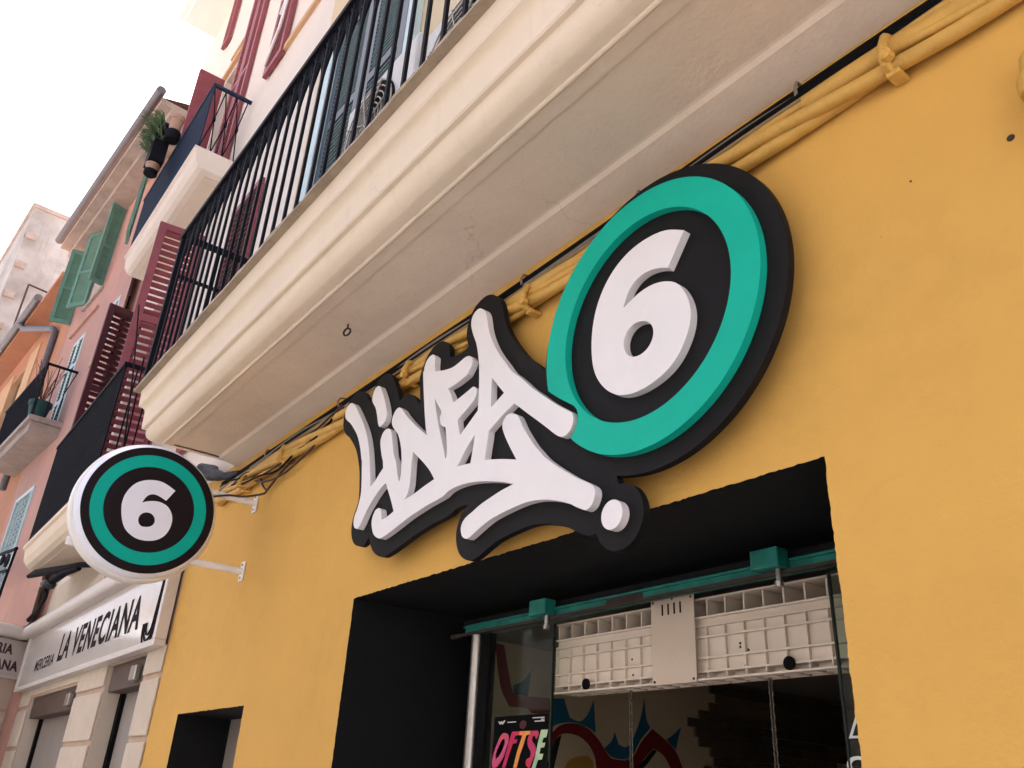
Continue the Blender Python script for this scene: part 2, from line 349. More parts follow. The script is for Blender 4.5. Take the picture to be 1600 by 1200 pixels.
# ------------------------------------------------------------------ yellow shop building
A = thing('shop_building', (-4, 0, 0), 'yellow ground floor shop building with a long moulded balcony and cream upper wall', 'building')
DOOR = rect(-4.447, -1.38, 0.02, 2.61)
facade(rect(-7.89, 4.0, 0.0, 4.14), [DOOR], 'yellow', A, 'ground_wall', depth=0.0, wob=0.0) if False else None
WIN = rect(-7.216, -5.846, 0.9, 2.103)
hs_door, hs_win = wobble(DOOR, 0.0022, 0.012, 0.25), wobble(WIN, 0.002, 0.012, 0.25); cl_door, cl_win = wobble(DOOR, 0, 0.012), wobble(WIN, 0, 0.012)
b = MB(); loops = [rect(-7.89, 4.0, 0.0, 4.14), hs_door, hs_win]; flat = [p for l in loops for p in l]
b.add([(u, 0, v) for u, v in flat], [tuple(t) for t in tessellate_polygon([[Vector((u, v, 0)) for u, v in l] for l in loops])]); b.build('ground_wall', 'yellow', A)
for h, c, q_, d, nm in ((hs_door, cl_door, DOOR, 0.81, 'door_reveal'), (hs_win, cl_win, WIN, 0.43, 'window_reveal')):
    n = len(h); b = MB(); b.add([(u, 0.0008, v) for u, v in h] + [(u, 0.016, v) for u, v in c], [(i, (i + 1) % n, n + (i + 1) % n, n + i) for i in range(n)])
    b.add([(u, 0.0158, v) for u, v in q_] + [(u, d, v) for u, v in q_], [(i, (i + 1) % 4, 4 + (i + 1) % 4, 4 + i) for i in range(4)]); b.build(nm, 'black', A)
b = MB(); b.box(-7.25, -5.8, 0.43, 0.47, 0.88, 2.13); b.build('window_panel', 'shutter_grey', A)
b = MB(); b.box(-6.60, -6.02, 0.395, 0.43, 2.04, 2.075); b.build('window_bar', 'black', A)
# room behind the opening
b = MB(); b.box(-4.9, -4.70, 0.30, 8.2, 0.0, 2.9); b.build('side_wall', 'mural_cream', A)
b = MB(); b.box(-4.70, -4.452, 0.812, 0.86, 0.0, 2.9); b.box(-1.375, -1.0, 0.30, 0.86, 0, 2.9); b.box(-4.70, -1.0, 0.812, 0.86, 2.615, 2.9); b.build('jamb_light_seal', 'black', A)  # unseen boxes added to keep light from leaking in round the opening
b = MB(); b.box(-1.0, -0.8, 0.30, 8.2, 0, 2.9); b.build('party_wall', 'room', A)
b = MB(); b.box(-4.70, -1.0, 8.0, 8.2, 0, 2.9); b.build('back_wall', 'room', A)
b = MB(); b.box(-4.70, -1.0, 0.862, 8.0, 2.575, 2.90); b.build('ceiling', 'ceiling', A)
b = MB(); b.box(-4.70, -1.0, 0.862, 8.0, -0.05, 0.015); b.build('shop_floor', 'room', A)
# upper storeys
b = MB(); b.add([(-7.0, 0, 4.135), (4.0, 0, 4.135), (4.0, 0, 14.5), (-7.0, 0, 14.5)], [(0, 1, 2, 3)]); b.build('upper_wall', 'cream_wall', A)
b = MB(); b.box(-6.995, 3.995, 0.36, 8.2, 2.91, 14.4); b.box(-0.79, 3.995, 0.36, 8.2, 0.0, 2.9); b.box(-7.88, -4.91, 0.50, 8.2, 0.0, 2.9); b.build('rear_storeys', 'cream_wall', A)
b = MB(); b.box(-7.2, 4.1, -0.7, 8.4, 14.5, 14.75); b.build('roof', 'tile', A)
# balcony: moulded slab
prof = [(-0.002, 4.612), (-0.880, 4.612), (-0.874, 4.596), (-0.870, 4.482), (-0.862, 4.470), (-0.846, 4.464), (-0.830, 4.450), (-0.821, 4.432), (-0.818, 4.408), (-0.812, 4.272), (-0.804, 4.262), (-0.782, 4.258), (-0.777, 4.246)]
for i in range(1, 9):
    a = math.pi / 2 * i / 8; prof.append((-0.777 - 0.006 * math.sin(2 * a) + 0.117 * (1 - math.cos(a)), 4.246 - 0.108 * math.sin(a)))
prof += [(-0.656, 4.129), (-0.648, 4.126), (-0.640, 4.129), (-0.634, 4.137)]
bal = MB(); xs_ = lambda y: -6.359 + min(y, -.634); n = len(prof); vs = []
for y, z in prof: vs += [(xs_(y), -0.002, z), (xs_(y), y, z), (4.0, y, z)]
fs = [(3 * i + k, 3 * i + 3 + k, 3 * i + 4 + k, 3 * i + 1 + k) for i in range(n - 1) for k in (0, 1)]
bal.add(vs, fs); BAL = bal.build('balcony_slab', 'cream', A, smooth=24)
b = MB(); b.box(-6.9, 3.99, -.75, -.003, 4.20, 4.605); b.build('slab_core', 'cream', A)
sf = MB()                                                            # soffit plaster closing the underside
sp = [(-0.634, 4.137), (-0.626, 4.1355), (-0.566, 4.1365), (-0.560, 4.147), (-0.196, 4.1500), (-0.184, 4.1470), (-0.168, 4.1290), (-0.156, 4.1265), (-0.0015, 4.095)]
for i in range(len(sp) - 1): sf.add([(-6.993, *sp[i]), (4.0, *sp[i]), (4.0, *sp[i + 1]), (-6.993, *sp[i + 1])], [(0, 1, 2, 3)])
sf.build('soffit', 'cream_ceiling', A, smooth=30)
b = MB(); b.box(-6.993, 3.9, -.62, -.003, 4.1505, 4.199); b.build('slab_bed', 'cream', A)
lp = MB(); N = 150; vs = []; w1 = w2 = 0                              # broken stone edge
for i in range(N + 1):
    x = -7.285 + 11.28 * i / N; w1 = .6 * w1 + rnd.uniform(-.004, .004); w2 = .6 * w2 + rnd.uniform(-.005, .005)
    vs += [(x, 0, 4.648), (x, -0.925 + w1, 4.648), (x, -0.930 + w1, 4.640), (x, -0.928 + w2, 4.616 + w2 * .5), (x, -0.895, 4.6135), (x, 0, 4.6135)]
lp.add(vs, [(i * 6 + j, i * 6 + (j + 1) % 6, i * 6 + 6 + (j + 1) % 6, i * 6 + 6 + j) for i in range(N) for j in range(6)] + [tuple(range(6)), tuple(N * 6 + j for j in range(6))])
lp.build('slab_edge', 'lip', A, smooth=35)
# balcony railing
def railing(parent, path_front, path_side, z0, z1, xs, ys, m, bar=0.021, y=-0.872, xcorner=-7.20, scroll=True, xend=0.6, mid=None):
    r = MB(); r.box(xcorner - .03, xend, y - .032, y + .032, z1 - .022, z1 + .022); r.box(xcorner - .03, xcorner + .03, y + .033, -0.004, z1 - .022, z1 + .022)
    if mid: r.box(xcorner - .012, xcorner + .012, y + .033, -0.004, mid - .015, mid + .015)
    R_ = r.build('railing', m, parent)
    c = MB(); c.box(xcorner - .026, xcorner + .026, y - .026, y + .026, z0, z1 - .023); c.build('corner_post', m, R_)
    first = None
    def bars(pos, along_y):
        nonlocal first
        for p in pos:
            loc = (xcorner, p) if along_y else (p, y)
            if first is None:
                q = MB(); q.box(loc[0] - bar, loc[0] + bar, loc[1] - bar * .8, loc[1] + bar * .8, z0 + .012, z1 - .023)
                q.box(loc[0] - .034, loc[0] + .034, loc[1] - .05, loc[1] + .03, z0 - .002, z0 + .010)
                first = q.build('baluster', m, R_); F0[id(R_)] = loc
            else: put(first, (loc[0] - F0[id(R_)][0], loc[1] - F0[id(R_)][1], 0), R_)
    F0 = {}; bars(xs, False); bars(ys, True)
    return R_
xsA = [-3.802 - 0.1803 * k for k in range(-16, 19)]; ysA = [-0.70, -0.53, -0.36, -0.19]
RA = railing(A, None, None, 4.648, 6.222, xsA, ysA, 'iron', mid=5.80, bar=.0115)
sc = MB()                                                            # pointed scroll arch between two balusters
def scroll_arch(c, along):
    h = 0.0901
    def P(t, z): return (c[0] + t, c[1], z) if along == 'x' else (c[0], c[1] + t, z)
    for sgn in (-1, 1):
        sc.tube([P(sgn * h * k, z) for k, z in ((.86, 5.81), (.80, 5.89), (.62, 5.955), (.40, 6.005), (.20, 6.08), (.10, 6.17))], [.008, .011, .014, .016, .013, .008], 5)
        ring = [P(sgn * h * .70 + .026 * math.cos(a), 6.065 + .040 * math.sin(a)) for a in [2 * math.pi * i / 9 for i in range(9)]]
        sc.tube(ring, .008, 4, closed=True)
        sc.tube([P(sgn * h * .5, 6.20), P(sgn * h * .62, 6.16), P(sgn * h * .98, 6.13)], .010, 4)
scroll_arch((-3.712, -0.872), 'x'); s0 = sc.build('scroll', 'iron', RA, smooth=60)
for k in range(-15, 19):
    if k: put(s0, (-0.1803 * k, 0, 0), RA)
# first floor doors and their louvred leaves
for x0, x1 in ((-6.22, -5.50), (-5.44, -4.72)):
    louvre(A, (x0, -0.07), (1, 0), x1 - x0, 4.66, 8.6, 'slate', (5.9, 7.3), 66, th=0.05, ms='slate_mid', st=0.1)
b = MB(); b.box(-6.40, -6.235, -0.15, -0.003, 4.65, 8.7); b.box(-4.70, -4.62, -0.10, -0.003, 4.65, 8.7); b.build('door_frame', 'slate_light', A)
b = MB(); b.box(-6.234, -4.701, -0.03, -0.003, 4.65, 8.65); b.build('door_opening', 'glass_dark', A)

# ------------------------------------------------------------------ the wall sign
SIGN = {"board":[[[-4.6908,3.764],[-4.6861,3.734],[-4.678,3.7101],[-4.6719,3.698],[-4.6545,3.674],[-4.618,3.6405],[-4.5616,3.602],[-4.534,3.5786],[-4.474,3.5208],[-4.4401,3.482],[-4.4159,3.446],[-4.3988,3.416],[-4.3531,3.32],[-4.3239,3.206],[-4.3164,3.17],[-4.3127,3.14],[-4.3233,3.098],[-4.3435,3.062],[-4.3516,3.038],[-4.3566,3.008],[-4.356,2.978],[-4.3512,2.954],[-4.3385,2.924],[-4.318,2.8951],[-4.3,2.878],[-4.282,2.8659],[-4.258,2.855],[-4.216,2.8427],[-4.198,2.8408],[-4.174,2.8439],[-4.156,2.8509],[-4.12,2.8777],[-4.102,2.8431],[-4.088,2.822],[-4.066,2.7969],[-4.0458,2.78],[-4.012,2.7594],[-3.982,2.7457],[-3.952,2.7366],[-3.922,2.7323],[-3.898,2.7334],[-3.832,2.7432],[-3.64,2.7845],[-3.592,2.7932],[-3.466,2.8107],[-3.358,2.8195],[-3.316,2.8252],[-3.292,2.8317],[-3.268,2.8409],[-3.22,2.8437],[-3.166,2.8411],[-3.1626,2.84],[-3.172,2.8355],[-3.202,2.8119],[-3.2145,2.798],[-3.2265,2.78],[-3.2348,2.762],[-3.2413,2.738],[-3.2432,2.72],[-3.2416,2.696],[-3.2355,2.672],[-3.226,2.6492],[-3.214,2.6289],[-3.1999,2.612],[-3.184,2.5984],[-3.166,2.5871],[-3.142,2.576],[-3.118,2.5692],[-3.094,2.5669],[-3.0636,2.57],[-3.04,2.5766],[-2.932,2.6137],[-2.884,2.6237],[-2.818,2.631],[-2.722,2.6376],[-2.68,2.638],[-2.632,2.6341],[-2.566,2.6216],[-2.488,2.5975],[-2.4346,2.576],[-2.3804,2.546],[-2.338,2.527],[-2.314,2.5216],[-2.2835,2.522],[-2.278,2.516],[-2.2656,2.492],[-2.2511,2.474],[-2.23,2.4565],[-2.206,2.4442],[-2.188,2.4388],[-2.164,2.4359],[-2.14,2.4376],[-2.116,2.4441],[-2.098,2.4527],[-2.077,2.468],[-2.062,2.4841],[-2.05,2.5026],[-2.0417,2.522],[-2.0363,2.546],[-2.0356,2.57],[-2.0382,2.588],[-2.05,2.6202],[-2.07,2.648],[-2.086,2.6622],[-2.11,2.6762],[-2.134,2.6841],[-2.158,2.687],[-2.1616,2.69],[-2.1711,2.72],[-2.17,2.7213],[-2.098,2.7048],[-2.032,2.6964],[-1.966,2.6949],[-1.9,2.7003],[-1.834,2.7126],[-1.768,2.7325],[-1.708,2.7576],[-1.648,2.7905],[-1.594,2.828],[-1.54,2.8748],[-1.4943,2.924],[-1.4539,2.978],[-1.4183,3.038],[-1.3909,3.098],[-1.3689,3.164],[-1.3544,3.23],[-1.3475,3.29],[-1.3465,3.356],[-1.3515,3.416],[-1.3623,3.476],[-1.3792,3.536],[-1.4028,3.596],[-1.4303,3.65],[-1.465,3.704],[-1.504,3.7533],[-1.5492,3.8],[-1.5992,3.842],[-1.648,3.8755],[-1.702,3.9055],[-1.762,3.9313],[-1.822,3.9503],[-1.882,3.9631],[-1.948,3.9703],[-2.02,3.9704],[-2.086,3.9632],[-2.152,3.949],[-2.218,3.9271],[-2.278,3.8998],[-2.338,3.8645],[-2.3923,3.824],[-2.444,3.776],[-2.488,3.7253],[-2.5278,3.668],[-2.5605,3.608],[-2.5855,3.548],[-2.6051,3.482],[-2.6165,3.422],[-2.6227,3.344],[-2.626,3.3383],[-2.692,3.4008],[-2.764,3.4632],[-2.8636,3.584],[-2.8951,3.626],[-2.9253,3.674],[-2.9503,3.722],[-2.9649,3.758],[-2.9894,3.842],[-3.004,3.874],[-3.0181,3.896],[-3.04,3.9203],[-3.07,3.9453],[-3.1,3.9626],[-3.13,3.9722],[-3.148,3.9745],[-3.172,3.9739],[-3.196,3.9693],[-3.22,3.9608],[-3.238,3.9513],[-3.2561,3.938],[-3.2729,3.92],[-3.2846,3.902],[-3.2947,3.878],[-3.2992,3.86],[-3.3017,3.836],[-3.3013,3.818],[-3.2934,3.776],[-3.2749,3.728],[-3.2773,3.722],[-3.322,3.7142],[-3.352,3.7118],[-3.394,3.7187],[-3.448,3.7328],[-3.4501,3.734],[-3.452,3.74],[-3.457,3.782],[-3.4639,3.8],[-3.4714,3.812],[-3.482,3.824],[-3.52,3.8574],[-3.5338,3.866],[-3.55,3.8723],[-3.574,3.8757],[-3.616,3.8736],[-3.634,3.8693],[-3.652,3.8624],[-3.682,3.8448],[-3.7044,3.824],[-3.718,3.8051],[-3.7337,3.77],[-3.7441,3.752],[-3.751,3.728],[-3.7518,3.71],[-3.7502,3.698],[-3.7153,3.548],[-3.718,3.5446],[-3.79,3.6137],[-3.8146,3.632],[-3.85,3.6543],[-3.868,3.6606],[-3.892,3.6628],[-3.928,3.6588],[-3.958,3.6488],[-3.9599,3.65],[-3.9877,3.704],[-4.0158,3.752],[-4.0473,3.8],[-4.078,3.842],[-4.1003,3.866],[-4.12,3.8814],[-4.144,3.8945],[-4.168,3.902],[-4.192,3.9047],[-4.234,3.9015],[-4.258,3.894],[-4.2745,3.884],[-4.288,3.8712],[-4.3154,3.836],[-4.3289,3.806],[-4.336,3.7726],[-4.342,3.7731],[-4.39,3.8255],[-4.42,3.855],[-4.444,3.8738],[-4.474,3.8921],[-4.498,3.9025],[-4.528,3.9101],[-4.558,3.911],[-4.582,3.9066],[-4.624,3.8925],[-4.642,3.8801],[-4.654,3.8672],[-4.6808,3.824],[-4.6864,3.812],[-4.6919,3.788]]],"ring":[[[-2.566,3.26],[-2.5541,3.2],[-2.5492,3.194],[-2.476,3.1367],[-2.392,3.0778],[-2.38,3.0675],[-2.368,3.0523],[-2.3615,3.038],[-2.358,3.02],[-2.3586,3.002],[-2.3612,2.99],[-2.3681,2.972],[-2.3752,2.96],[-2.386,2.9479],[-2.4032,2.936],[-2.374,2.9089],[-2.344,2.8847],[-2.296,2.8524],[-2.248,2.8265],[-2.194,2.8039],[-2.14,2.7875],[-2.086,2.7768],[-2.032,2.7713],[-1.972,2.7713],[-1.918,2.7766],[-1.864,2.7873],[-1.81,2.8036],[-1.756,2.8261],[-1.708,2.8519],[-1.66,2.8842],[-1.618,2.9188],[-1.5771,2.96],[-1.5429,3.002],[-1.5111,3.05],[-1.4857,3.098],[-1.4657,3.146],[-1.4491,3.2],[-1.4381,3.254],[-1.4324,3.308],[-1.4321,3.368],[-1.4373,3.422],[-1.4478,3.476],[-1.4638,3.53],[-1.486,3.584],[-1.5116,3.632],[-1.5435,3.68],[-1.5778,3.722],[-1.618,3.7624],[-1.66,3.7971],[-1.708,3.8293],[-1.756,3.8551],[-1.804,3.8754],[-1.858,3.8924],[-1.912,3.9037],[-1.966,3.9096],[-2.026,3.9102],[-2.08,3.9053],[-2.134,3.8952],[-2.188,3.8794],[-2.242,3.8576],[-2.29,3.8324],[-2.338,3.8009],[-2.38,3.7671],[-2.422,3.7257],[-2.458,3.6823],[-2.4917,3.632],[-2.5172,3.584],[-2.5372,3.536],[-2.5539,3.482],[-2.565,3.428],[-2.5708,3.374],[-2.5711,3.314]],[[-2.446,3.3244],[-2.4455,3.368],[-2.4409,3.41],[-2.4321,3.452],[-2.419,3.494],[-2.4011,3.536],[-2.3814,3.572],[-2.356,3.6092],[-2.3267,3.644],[-2.2959,3.674],[-2.26,3.7025],[-2.224,3.7257],[-2.188,3.7444],[-2.146,3.7612],[-2.104,3.7734],[-2.062,3.7812],[-2.02,3.7849],[-1.972,3.7843],[-1.93,3.7795],[-1.888,3.7706],[-1.8482,3.758],[-1.8061,3.74],[-1.768,3.719],[-1.732,3.6943],[-1.7007,3.668],[-1.671,3.638],[-1.6418,3.602],[-1.618,3.5655],[-1.5965,3.524],[-1.58,3.482],[-1.5682,3.44],[-1.5606,3.398],[-1.5572,3.356],[-1.5577,3.314],[-1.5622,3.272],[-1.5709,3.23],[-1.5839,3.188],[-1.6018,3.146],[-1.6214,3.11],[-1.6457,3.074],[-1.6758,3.038],[-1.708,3.0066],[-1.744,2.9781],[-1.78,2.9551],[-1.816,2.9365],[-1.858,2.9198],[-1.9,2.9077],[-1.942,2.8999],[-1.984,2.8963],[-2.032,2.897],[-2.074,2.9019],[-2.116,2.9109],[-2.1571,2.924],[-2.1987,2.942],[-2.236,2.9627],[-2.272,2.9876],[-2.3034,3.014],[-2.3329,3.044],[-2.3619,3.08],[-2.3854,3.116],[-2.4043,3.152],[-2.4214,3.194],[-2.4338,3.236],[-2.4419,3.278]]],"letters":[[-4.5416,3.8212],[-4.5824,3.8127],[-4.6022,3.7801],[-4.5947,3.7442],[-4.5634,3.712],[-4.5032,3.6708],[-4.4393,3.6129],[-4.3811,3.5526],[-4.3392,3.4931],[-4.3028,3.426],[-4.2771,3.3682],[-4.2688,3.3559],[-4.2552,3.3025],[-4.2356,3.2238],[-4.2226,3.1481],[-4.2273,3.1064],[-4.2424,3.0578],[-4.2617,3.0244],[-4.267,2.9928],[-4.2599,2.9679],[-4.2391,2.945],[-4.1974,2.9308],[-4.1711,2.9537],[-4.1509,2.9815],[-4.1235,3.0168],[-4.0793,3.0574],[-4.0259,3.0954],[-3.9787,3.1207],[-3.9357,3.1352],[-3.9125,3.0996],[-3.8618,3.0286],[-3.8095,2.946],[-3.873,2.9308],[-3.9314,2.9256],[-3.9448,2.9631],[-3.9552,2.9878],[-3.9834,3.0032],[-4.0192,2.9978],[-4.039,2.9706],[-4.0446,2.9402],[-4.0289,2.8967],[-4.002,2.8602],[-3.9607,2.8344],[-3.9234,2.8226],[-3.8983,2.8241],[-3.8497,2.8315],[-3.771,2.8473],[-3.6946,2.8649],[-3.6194,2.88],[-3.545,2.8904],[-3.4723,2.9006],[-3.4005,2.9063],[-3.3308,2.9139],[-3.2912,2.9285],[-3.2235,2.9337],[-3.1563,2.9306],[-3.0901,2.9224],[-2.993,2.9025],[-2.8992,2.8773],[-2.8385,2.8581],[-2.7675,2.832],[-2.807,2.8293],[-2.8643,2.8234],[-2.9518,2.8077],[-3.0115,2.7957],[-3.0714,2.7756],[-3.1203,2.7601],[-3.1436,2.7426],[-3.1532,2.7183],[-3.1461,2.6906],[-3.1305,2.6708],[-3.0938,2.6569],[-3.0457,2.6702],[-2.987,2.6908],[-2.9289,2.7074],[-2.8597,2.7173],[-2.7919,2.7234],[-2.7257,2.7275],[-2.6716,2.7278],[-2.6078,2.7217],[-2.5557,2.7117],[-2.5046,2.6979],[-2.4547,2.6812],[-2.4156,2.6654],[-2.3963,2.6577],[-2.3583,2.636],[-2.3303,2.6216],[-2.3074,2.6117],[-2.2939,2.6118],[-2.2762,2.6187],[-2.2631,2.6313],[-2.2523,2.6538],[-2.2503,2.6723],[-2.2558,2.6879],[-2.2708,2.7028],[-2.3051,2.7238],[-2.3473,2.7477],[-2.3857,2.7716],[-2.4301,2.8009],[-2.4759,2.833],[-2.5176,2.8635],[-2.5606,2.8967],[-2.6054,2.9417],[-2.6459,2.9846],[-2.6881,3.0383],[-2.7193,3.0801],[-2.7422,3.1181],[-2.7587,3.1448],[-2.7776,3.1627],[-2.8084,3.1788],[-2.8326,3.1828],[-2.8561,3.1766],[-2.8729,3.1621],[-2.8777,3.1359],[-2.8679,3.1091],[-2.8464,3.0713],[-2.8189,3.0284],[-2.7857,2.9808],[-2.7567,2.9408],[-2.8488,2.9692],[-2.9509,2.9959],[-3.0018,3.0074],[-2.9929,3.0679],[-2.9854,3.1135],[-2.9827,3.1468],[-2.9291,3.1721],[-2.8701,3.1972],[-2.8233,3.2136],[-2.7974,3.2248],[-2.7628,3.1971],[-2.6895,3.1375],[-2.6022,3.0675],[-2.5299,3.0078],[-2.5244,3.0025],[-2.487,2.973],[-2.461,2.9579],[-2.4408,2.9553],[-2.4211,2.9599],[-2.4017,2.9715],[-2.3887,2.9956],[-2.386,3.0195],[-2.393,3.0397],[-2.4094,3.0559],[-2.4508,3.0842],[-2.504,3.1225],[-2.5591,3.166],[-2.6162,3.2128],[-2.6753,3.2613],[-2.7309,3.3143],[-2.7752,3.3544],[-2.8271,3.3987],[-2.8826,3.4665],[-2.9363,3.5309],[-2.9816,3.5932],[-3.0222,3.664],[-3.0492,3.7259],[-3.0639,3.7788],[-3.0764,3.8173],[-3.0936,3.8463],[-3.1325,3.8784],[-3.1617,3.8845],[-3.196,3.871],[-3.2107,3.8437],[-3.2078,3.804],[-3.184,3.7463],[-3.1517,3.686],[-3.1311,3.6315],[-3.1155,3.5708],[-3.1056,3.5221],[-3.1003,3.4891],[-3.0924,3.4117],[-3.0899,3.3461],[-3.088,3.286],[-3.1451,3.2498],[-3.1956,3.2193],[-3.2273,3.1995],[-3.2482,3.2485],[-3.2613,3.2915],[-3.2283,3.3068],[-3.1824,3.3261],[-3.1375,3.3497],[-3.1167,3.3726],[-3.1103,3.392],[-3.1184,3.4145],[-3.1447,3.4341],[-3.2092,3.4227],[-3.2854,3.4094],[-3.3176,3.4071],[-3.3432,3.4565],[-3.3809,3.5087],[-3.3215,3.5079],[-3.2643,3.5143],[-3.2088,3.5254],[-3.1964,3.5388],[-3.1748,3.5622],[-3.168,3.5914],[-3.1852,3.6155],[-3.2085,3.6312],[-3.2449,3.6355],[-3.2947,3.6271],[-3.3531,3.6217],[-3.415,3.6312],[-3.4754,3.647],[-3.5253,3.6635],[-3.5391,3.698],[-3.542,3.7382],[-3.5439,3.7587],[-3.5743,3.7857],[-3.6066,3.7836],[-3.6363,3.7653],[-3.6507,3.7309],[-3.6525,3.6821],[-3.6619,3.7153],[-3.6437,3.6347],[-3.6177,3.529],[-3.5907,3.4257],[-3.5612,3.3289],[-3.5501,3.2983],[-3.6439,3.3676],[-3.7314,3.4376],[-3.8034,3.5004],[-3.8472,3.5442],[-3.8884,3.5729],[-3.9183,3.5681],[-3.9449,3.547],[-3.9565,3.511],[-3.9425,3.477],[-3.9021,3.435],[-3.8636,3.399],[-3.8305,3.3462],[-3.8061,3.292],[-3.789,3.2316],[-3.7869,3.2218],[-3.782,3.1794],[-3.7789,3.1378],[-3.7821,3.1027],[-3.7973,3.1156],[-3.8268,3.1732],[-3.8544,3.2406],[-3.8852,3.282],[-3.9165,3.3623],[-3.9377,3.4169],[-3.9599,3.4555],[-3.9911,3.4736],[-4.0277,3.4741],[-4.0547,3.4527],[-4.0642,3.416],[-4.0476,3.367],[-4.0191,3.3056],[-4.0035,3.2821],[-3.9893,3.2345],[-4.0274,3.2102],[-4.0615,3.1837],[-4.1143,3.157],[-4.1425,3.2479],[-4.1756,3.3497],[-4.2043,3.4226],[-4.2503,3.5126],[-4.3062,3.5921],[-4.3734,3.672],[-4.4412,3.7485],[-4.492,3.7975]],"holes":[[[-3.6763,3.2439],[-3.6756,3.1999],[-3.678,3.1915],[-3.6722,3.1231],[-3.6708,3.0567],[-3.6847,3.008],[-3.7118,2.9841],[-3.6113,2.9953],[-3.5297,3.0104],[-3.4304,3.0261],[-3.483,3.0857],[-3.5463,3.1418],[-3.6197,3.1998]],[[-3.5044,3.4944],[-3.487,3.4375],[-3.4658,3.3802],[-3.4403,3.318],[-3.406,3.2454],[-3.3726,3.1748],[-3.3444,3.1114],[-3.3354,3.1131],[-3.3371,3.1559],[-3.3464,3.2014],[-3.3588,3.2484],[-3.37,3.2869],[-3.4087,3.308],[-3.4283,3.3365],[-3.433,3.3649],[-3.4226,3.3841],[-3.4313,3.4005],[-3.4602,3.4376]],[[-3.0975,3.1631],[-3.1306,3.1369],[-3.1726,3.0999],[-3.2078,3.0608],[-3.2316,3.0367],[-3.1699,3.0308],[-3.116,3.0232],[-3.1069,3.081],[-3.0997,3.1277]],[[-2.9902,3.4252],[-2.9432,3.3748],[-2.8803,3.3063],[-2.937,3.2816],[-2.9795,3.2642],[-2.9847,3.3306]]],"idot":[[-4.1857,3.8138],[-4.2197,3.8126],[-4.2418,3.7828],[-4.2454,3.7465],[-4.2239,3.7125],[-4.1831,3.6671],[-4.148,3.6035],[-4.1252,3.5501],[-4.1037,3.5205],[-4.0666,3.5213],[-4.0381,3.5373],[-4.0314,3.5755],[-4.0558,3.6397],[-4.0917,3.7037],[-4.1333,3.7656],[-4.1608,3.7994]],"six":[[-2.1347,3.6248],[-2.0715,3.6553],[-2.0009,3.6698],[-1.9323,3.6699],[-1.8791,3.6614],[-1.8416,3.6487],[-1.8045,3.6289],[-1.7601,3.6014],[-1.8501,3.4746],[-1.8901,3.4947],[-1.9356,3.5092],[-1.9841,3.5118],[-2.027,3.4992],[-2.0588,3.4733],[-2.0798,3.4401],[-2.094,3.4052],[-2.0413,3.4248],[-1.9888,3.4371],[-1.9376,3.4386],[-1.8904,3.4297],[-1.8502,3.4134],[-1.8204,3.3946],[-1.799,3.3734],[-1.7797,3.3442],[-1.762,3.3059],[-1.7508,3.2644],[-1.7482,3.2248],[-1.7536,3.1877],[-1.7668,3.1512],[-1.7878,3.1147],[-1.8161,3.0798],[-1.8529,3.0502],[-1.9005,3.028],[-1.9583,3.0136],[-2.0199,3.0086],[-2.0758,3.014],[-2.1233,3.0294],[-2.1663,3.0554],[-2.2057,3.0919],[-2.2373,3.1341],[-2.2585,3.1759],[-2.2713,3.2191],[-2.2785,3.2713],[-2.2799,3.3337],[-2.2732,3.4001],[-2.2566,3.465],[-2.2283,3.526],[-2.1875,3.5805]],"sixh":[[-1.9801,3.2955],[-1.9517,3.2742],[-1.9361,3.248],[-1.9336,3.2197],[-1.9437,3.1918],[-1.9666,3.1692],[-1.9994,3.1579],[-2.0342,3.1606],[-2.0632,3.1759],[-2.0826,3.2002],[-2.0918,3.2294],[-2.0898,3.2593],[-2.0758,3.2857],[-2.0504,3.3029],[-2.0161,3.3063]],"circ":{"dot":[-2.1609,2.5614,0.0556],"bo":[-1.9844,3.333,0.6383],"go":[-2.0022,3.3426,0.5701],"gi":[-2.001,3.3386,0.4447]}}
YF, YB, YK = -0.155, -0.120, -0.088
sg = thing('wall_sign', (-2.8, -0.09, 3.2), 'large black board sign with white graffiti LINEA and a 6 in a green ring', 'shop sign')
on = lambda u, v, d: (u, d, v)
b = MB(); b.prism([smooth(SIGN['board'][0], 35, 3)], on, YB, YK); b.build('backing_board', 'sign_black', sg, smooth=30, bevel=0.0015)
b = MB(); b.prism([smooth(SIGN['letters'])] + [smooth(h) for h in SIGN['holes']], on, YF, YB); b.build('lettering', 'white', sg, smooth=30)
b = MB(); b.prism([smooth(SIGN['idot'])], on, YF, YB); b.build('letter_dot', 'white', sg, smooth=30)
cd = SIGN['circ']['dot']; b = MB(); b.prism([circle(*cd, 48)], on, YF, YB); b.build('full_stop', 'white', sg, smooth=30)
b = MB(); b.prism([smooth(SIGN['ring'][0], 30, 3), smooth(SIGN['ring'][1], 60, 3)], on, YF, YB); b.build('ring', 'teal', sg, smooth=30)
b = MB(); b.prism([smooth(SIGN['six'], 40), smooth(SIGN['sixh'], 60)], on, YF, YB); b.build('numeral', 'white', sg, smooth=30)
for x, z in ((-4.4, 3.0), (-2.9, 3.1), (-1.9, 3.75), (-1.6, 2.95)):
    b = MB(); b.tube([(x, YK, z), (x, -0.001, z)], .012, 8); b.build('spacer', 'steel', sg)

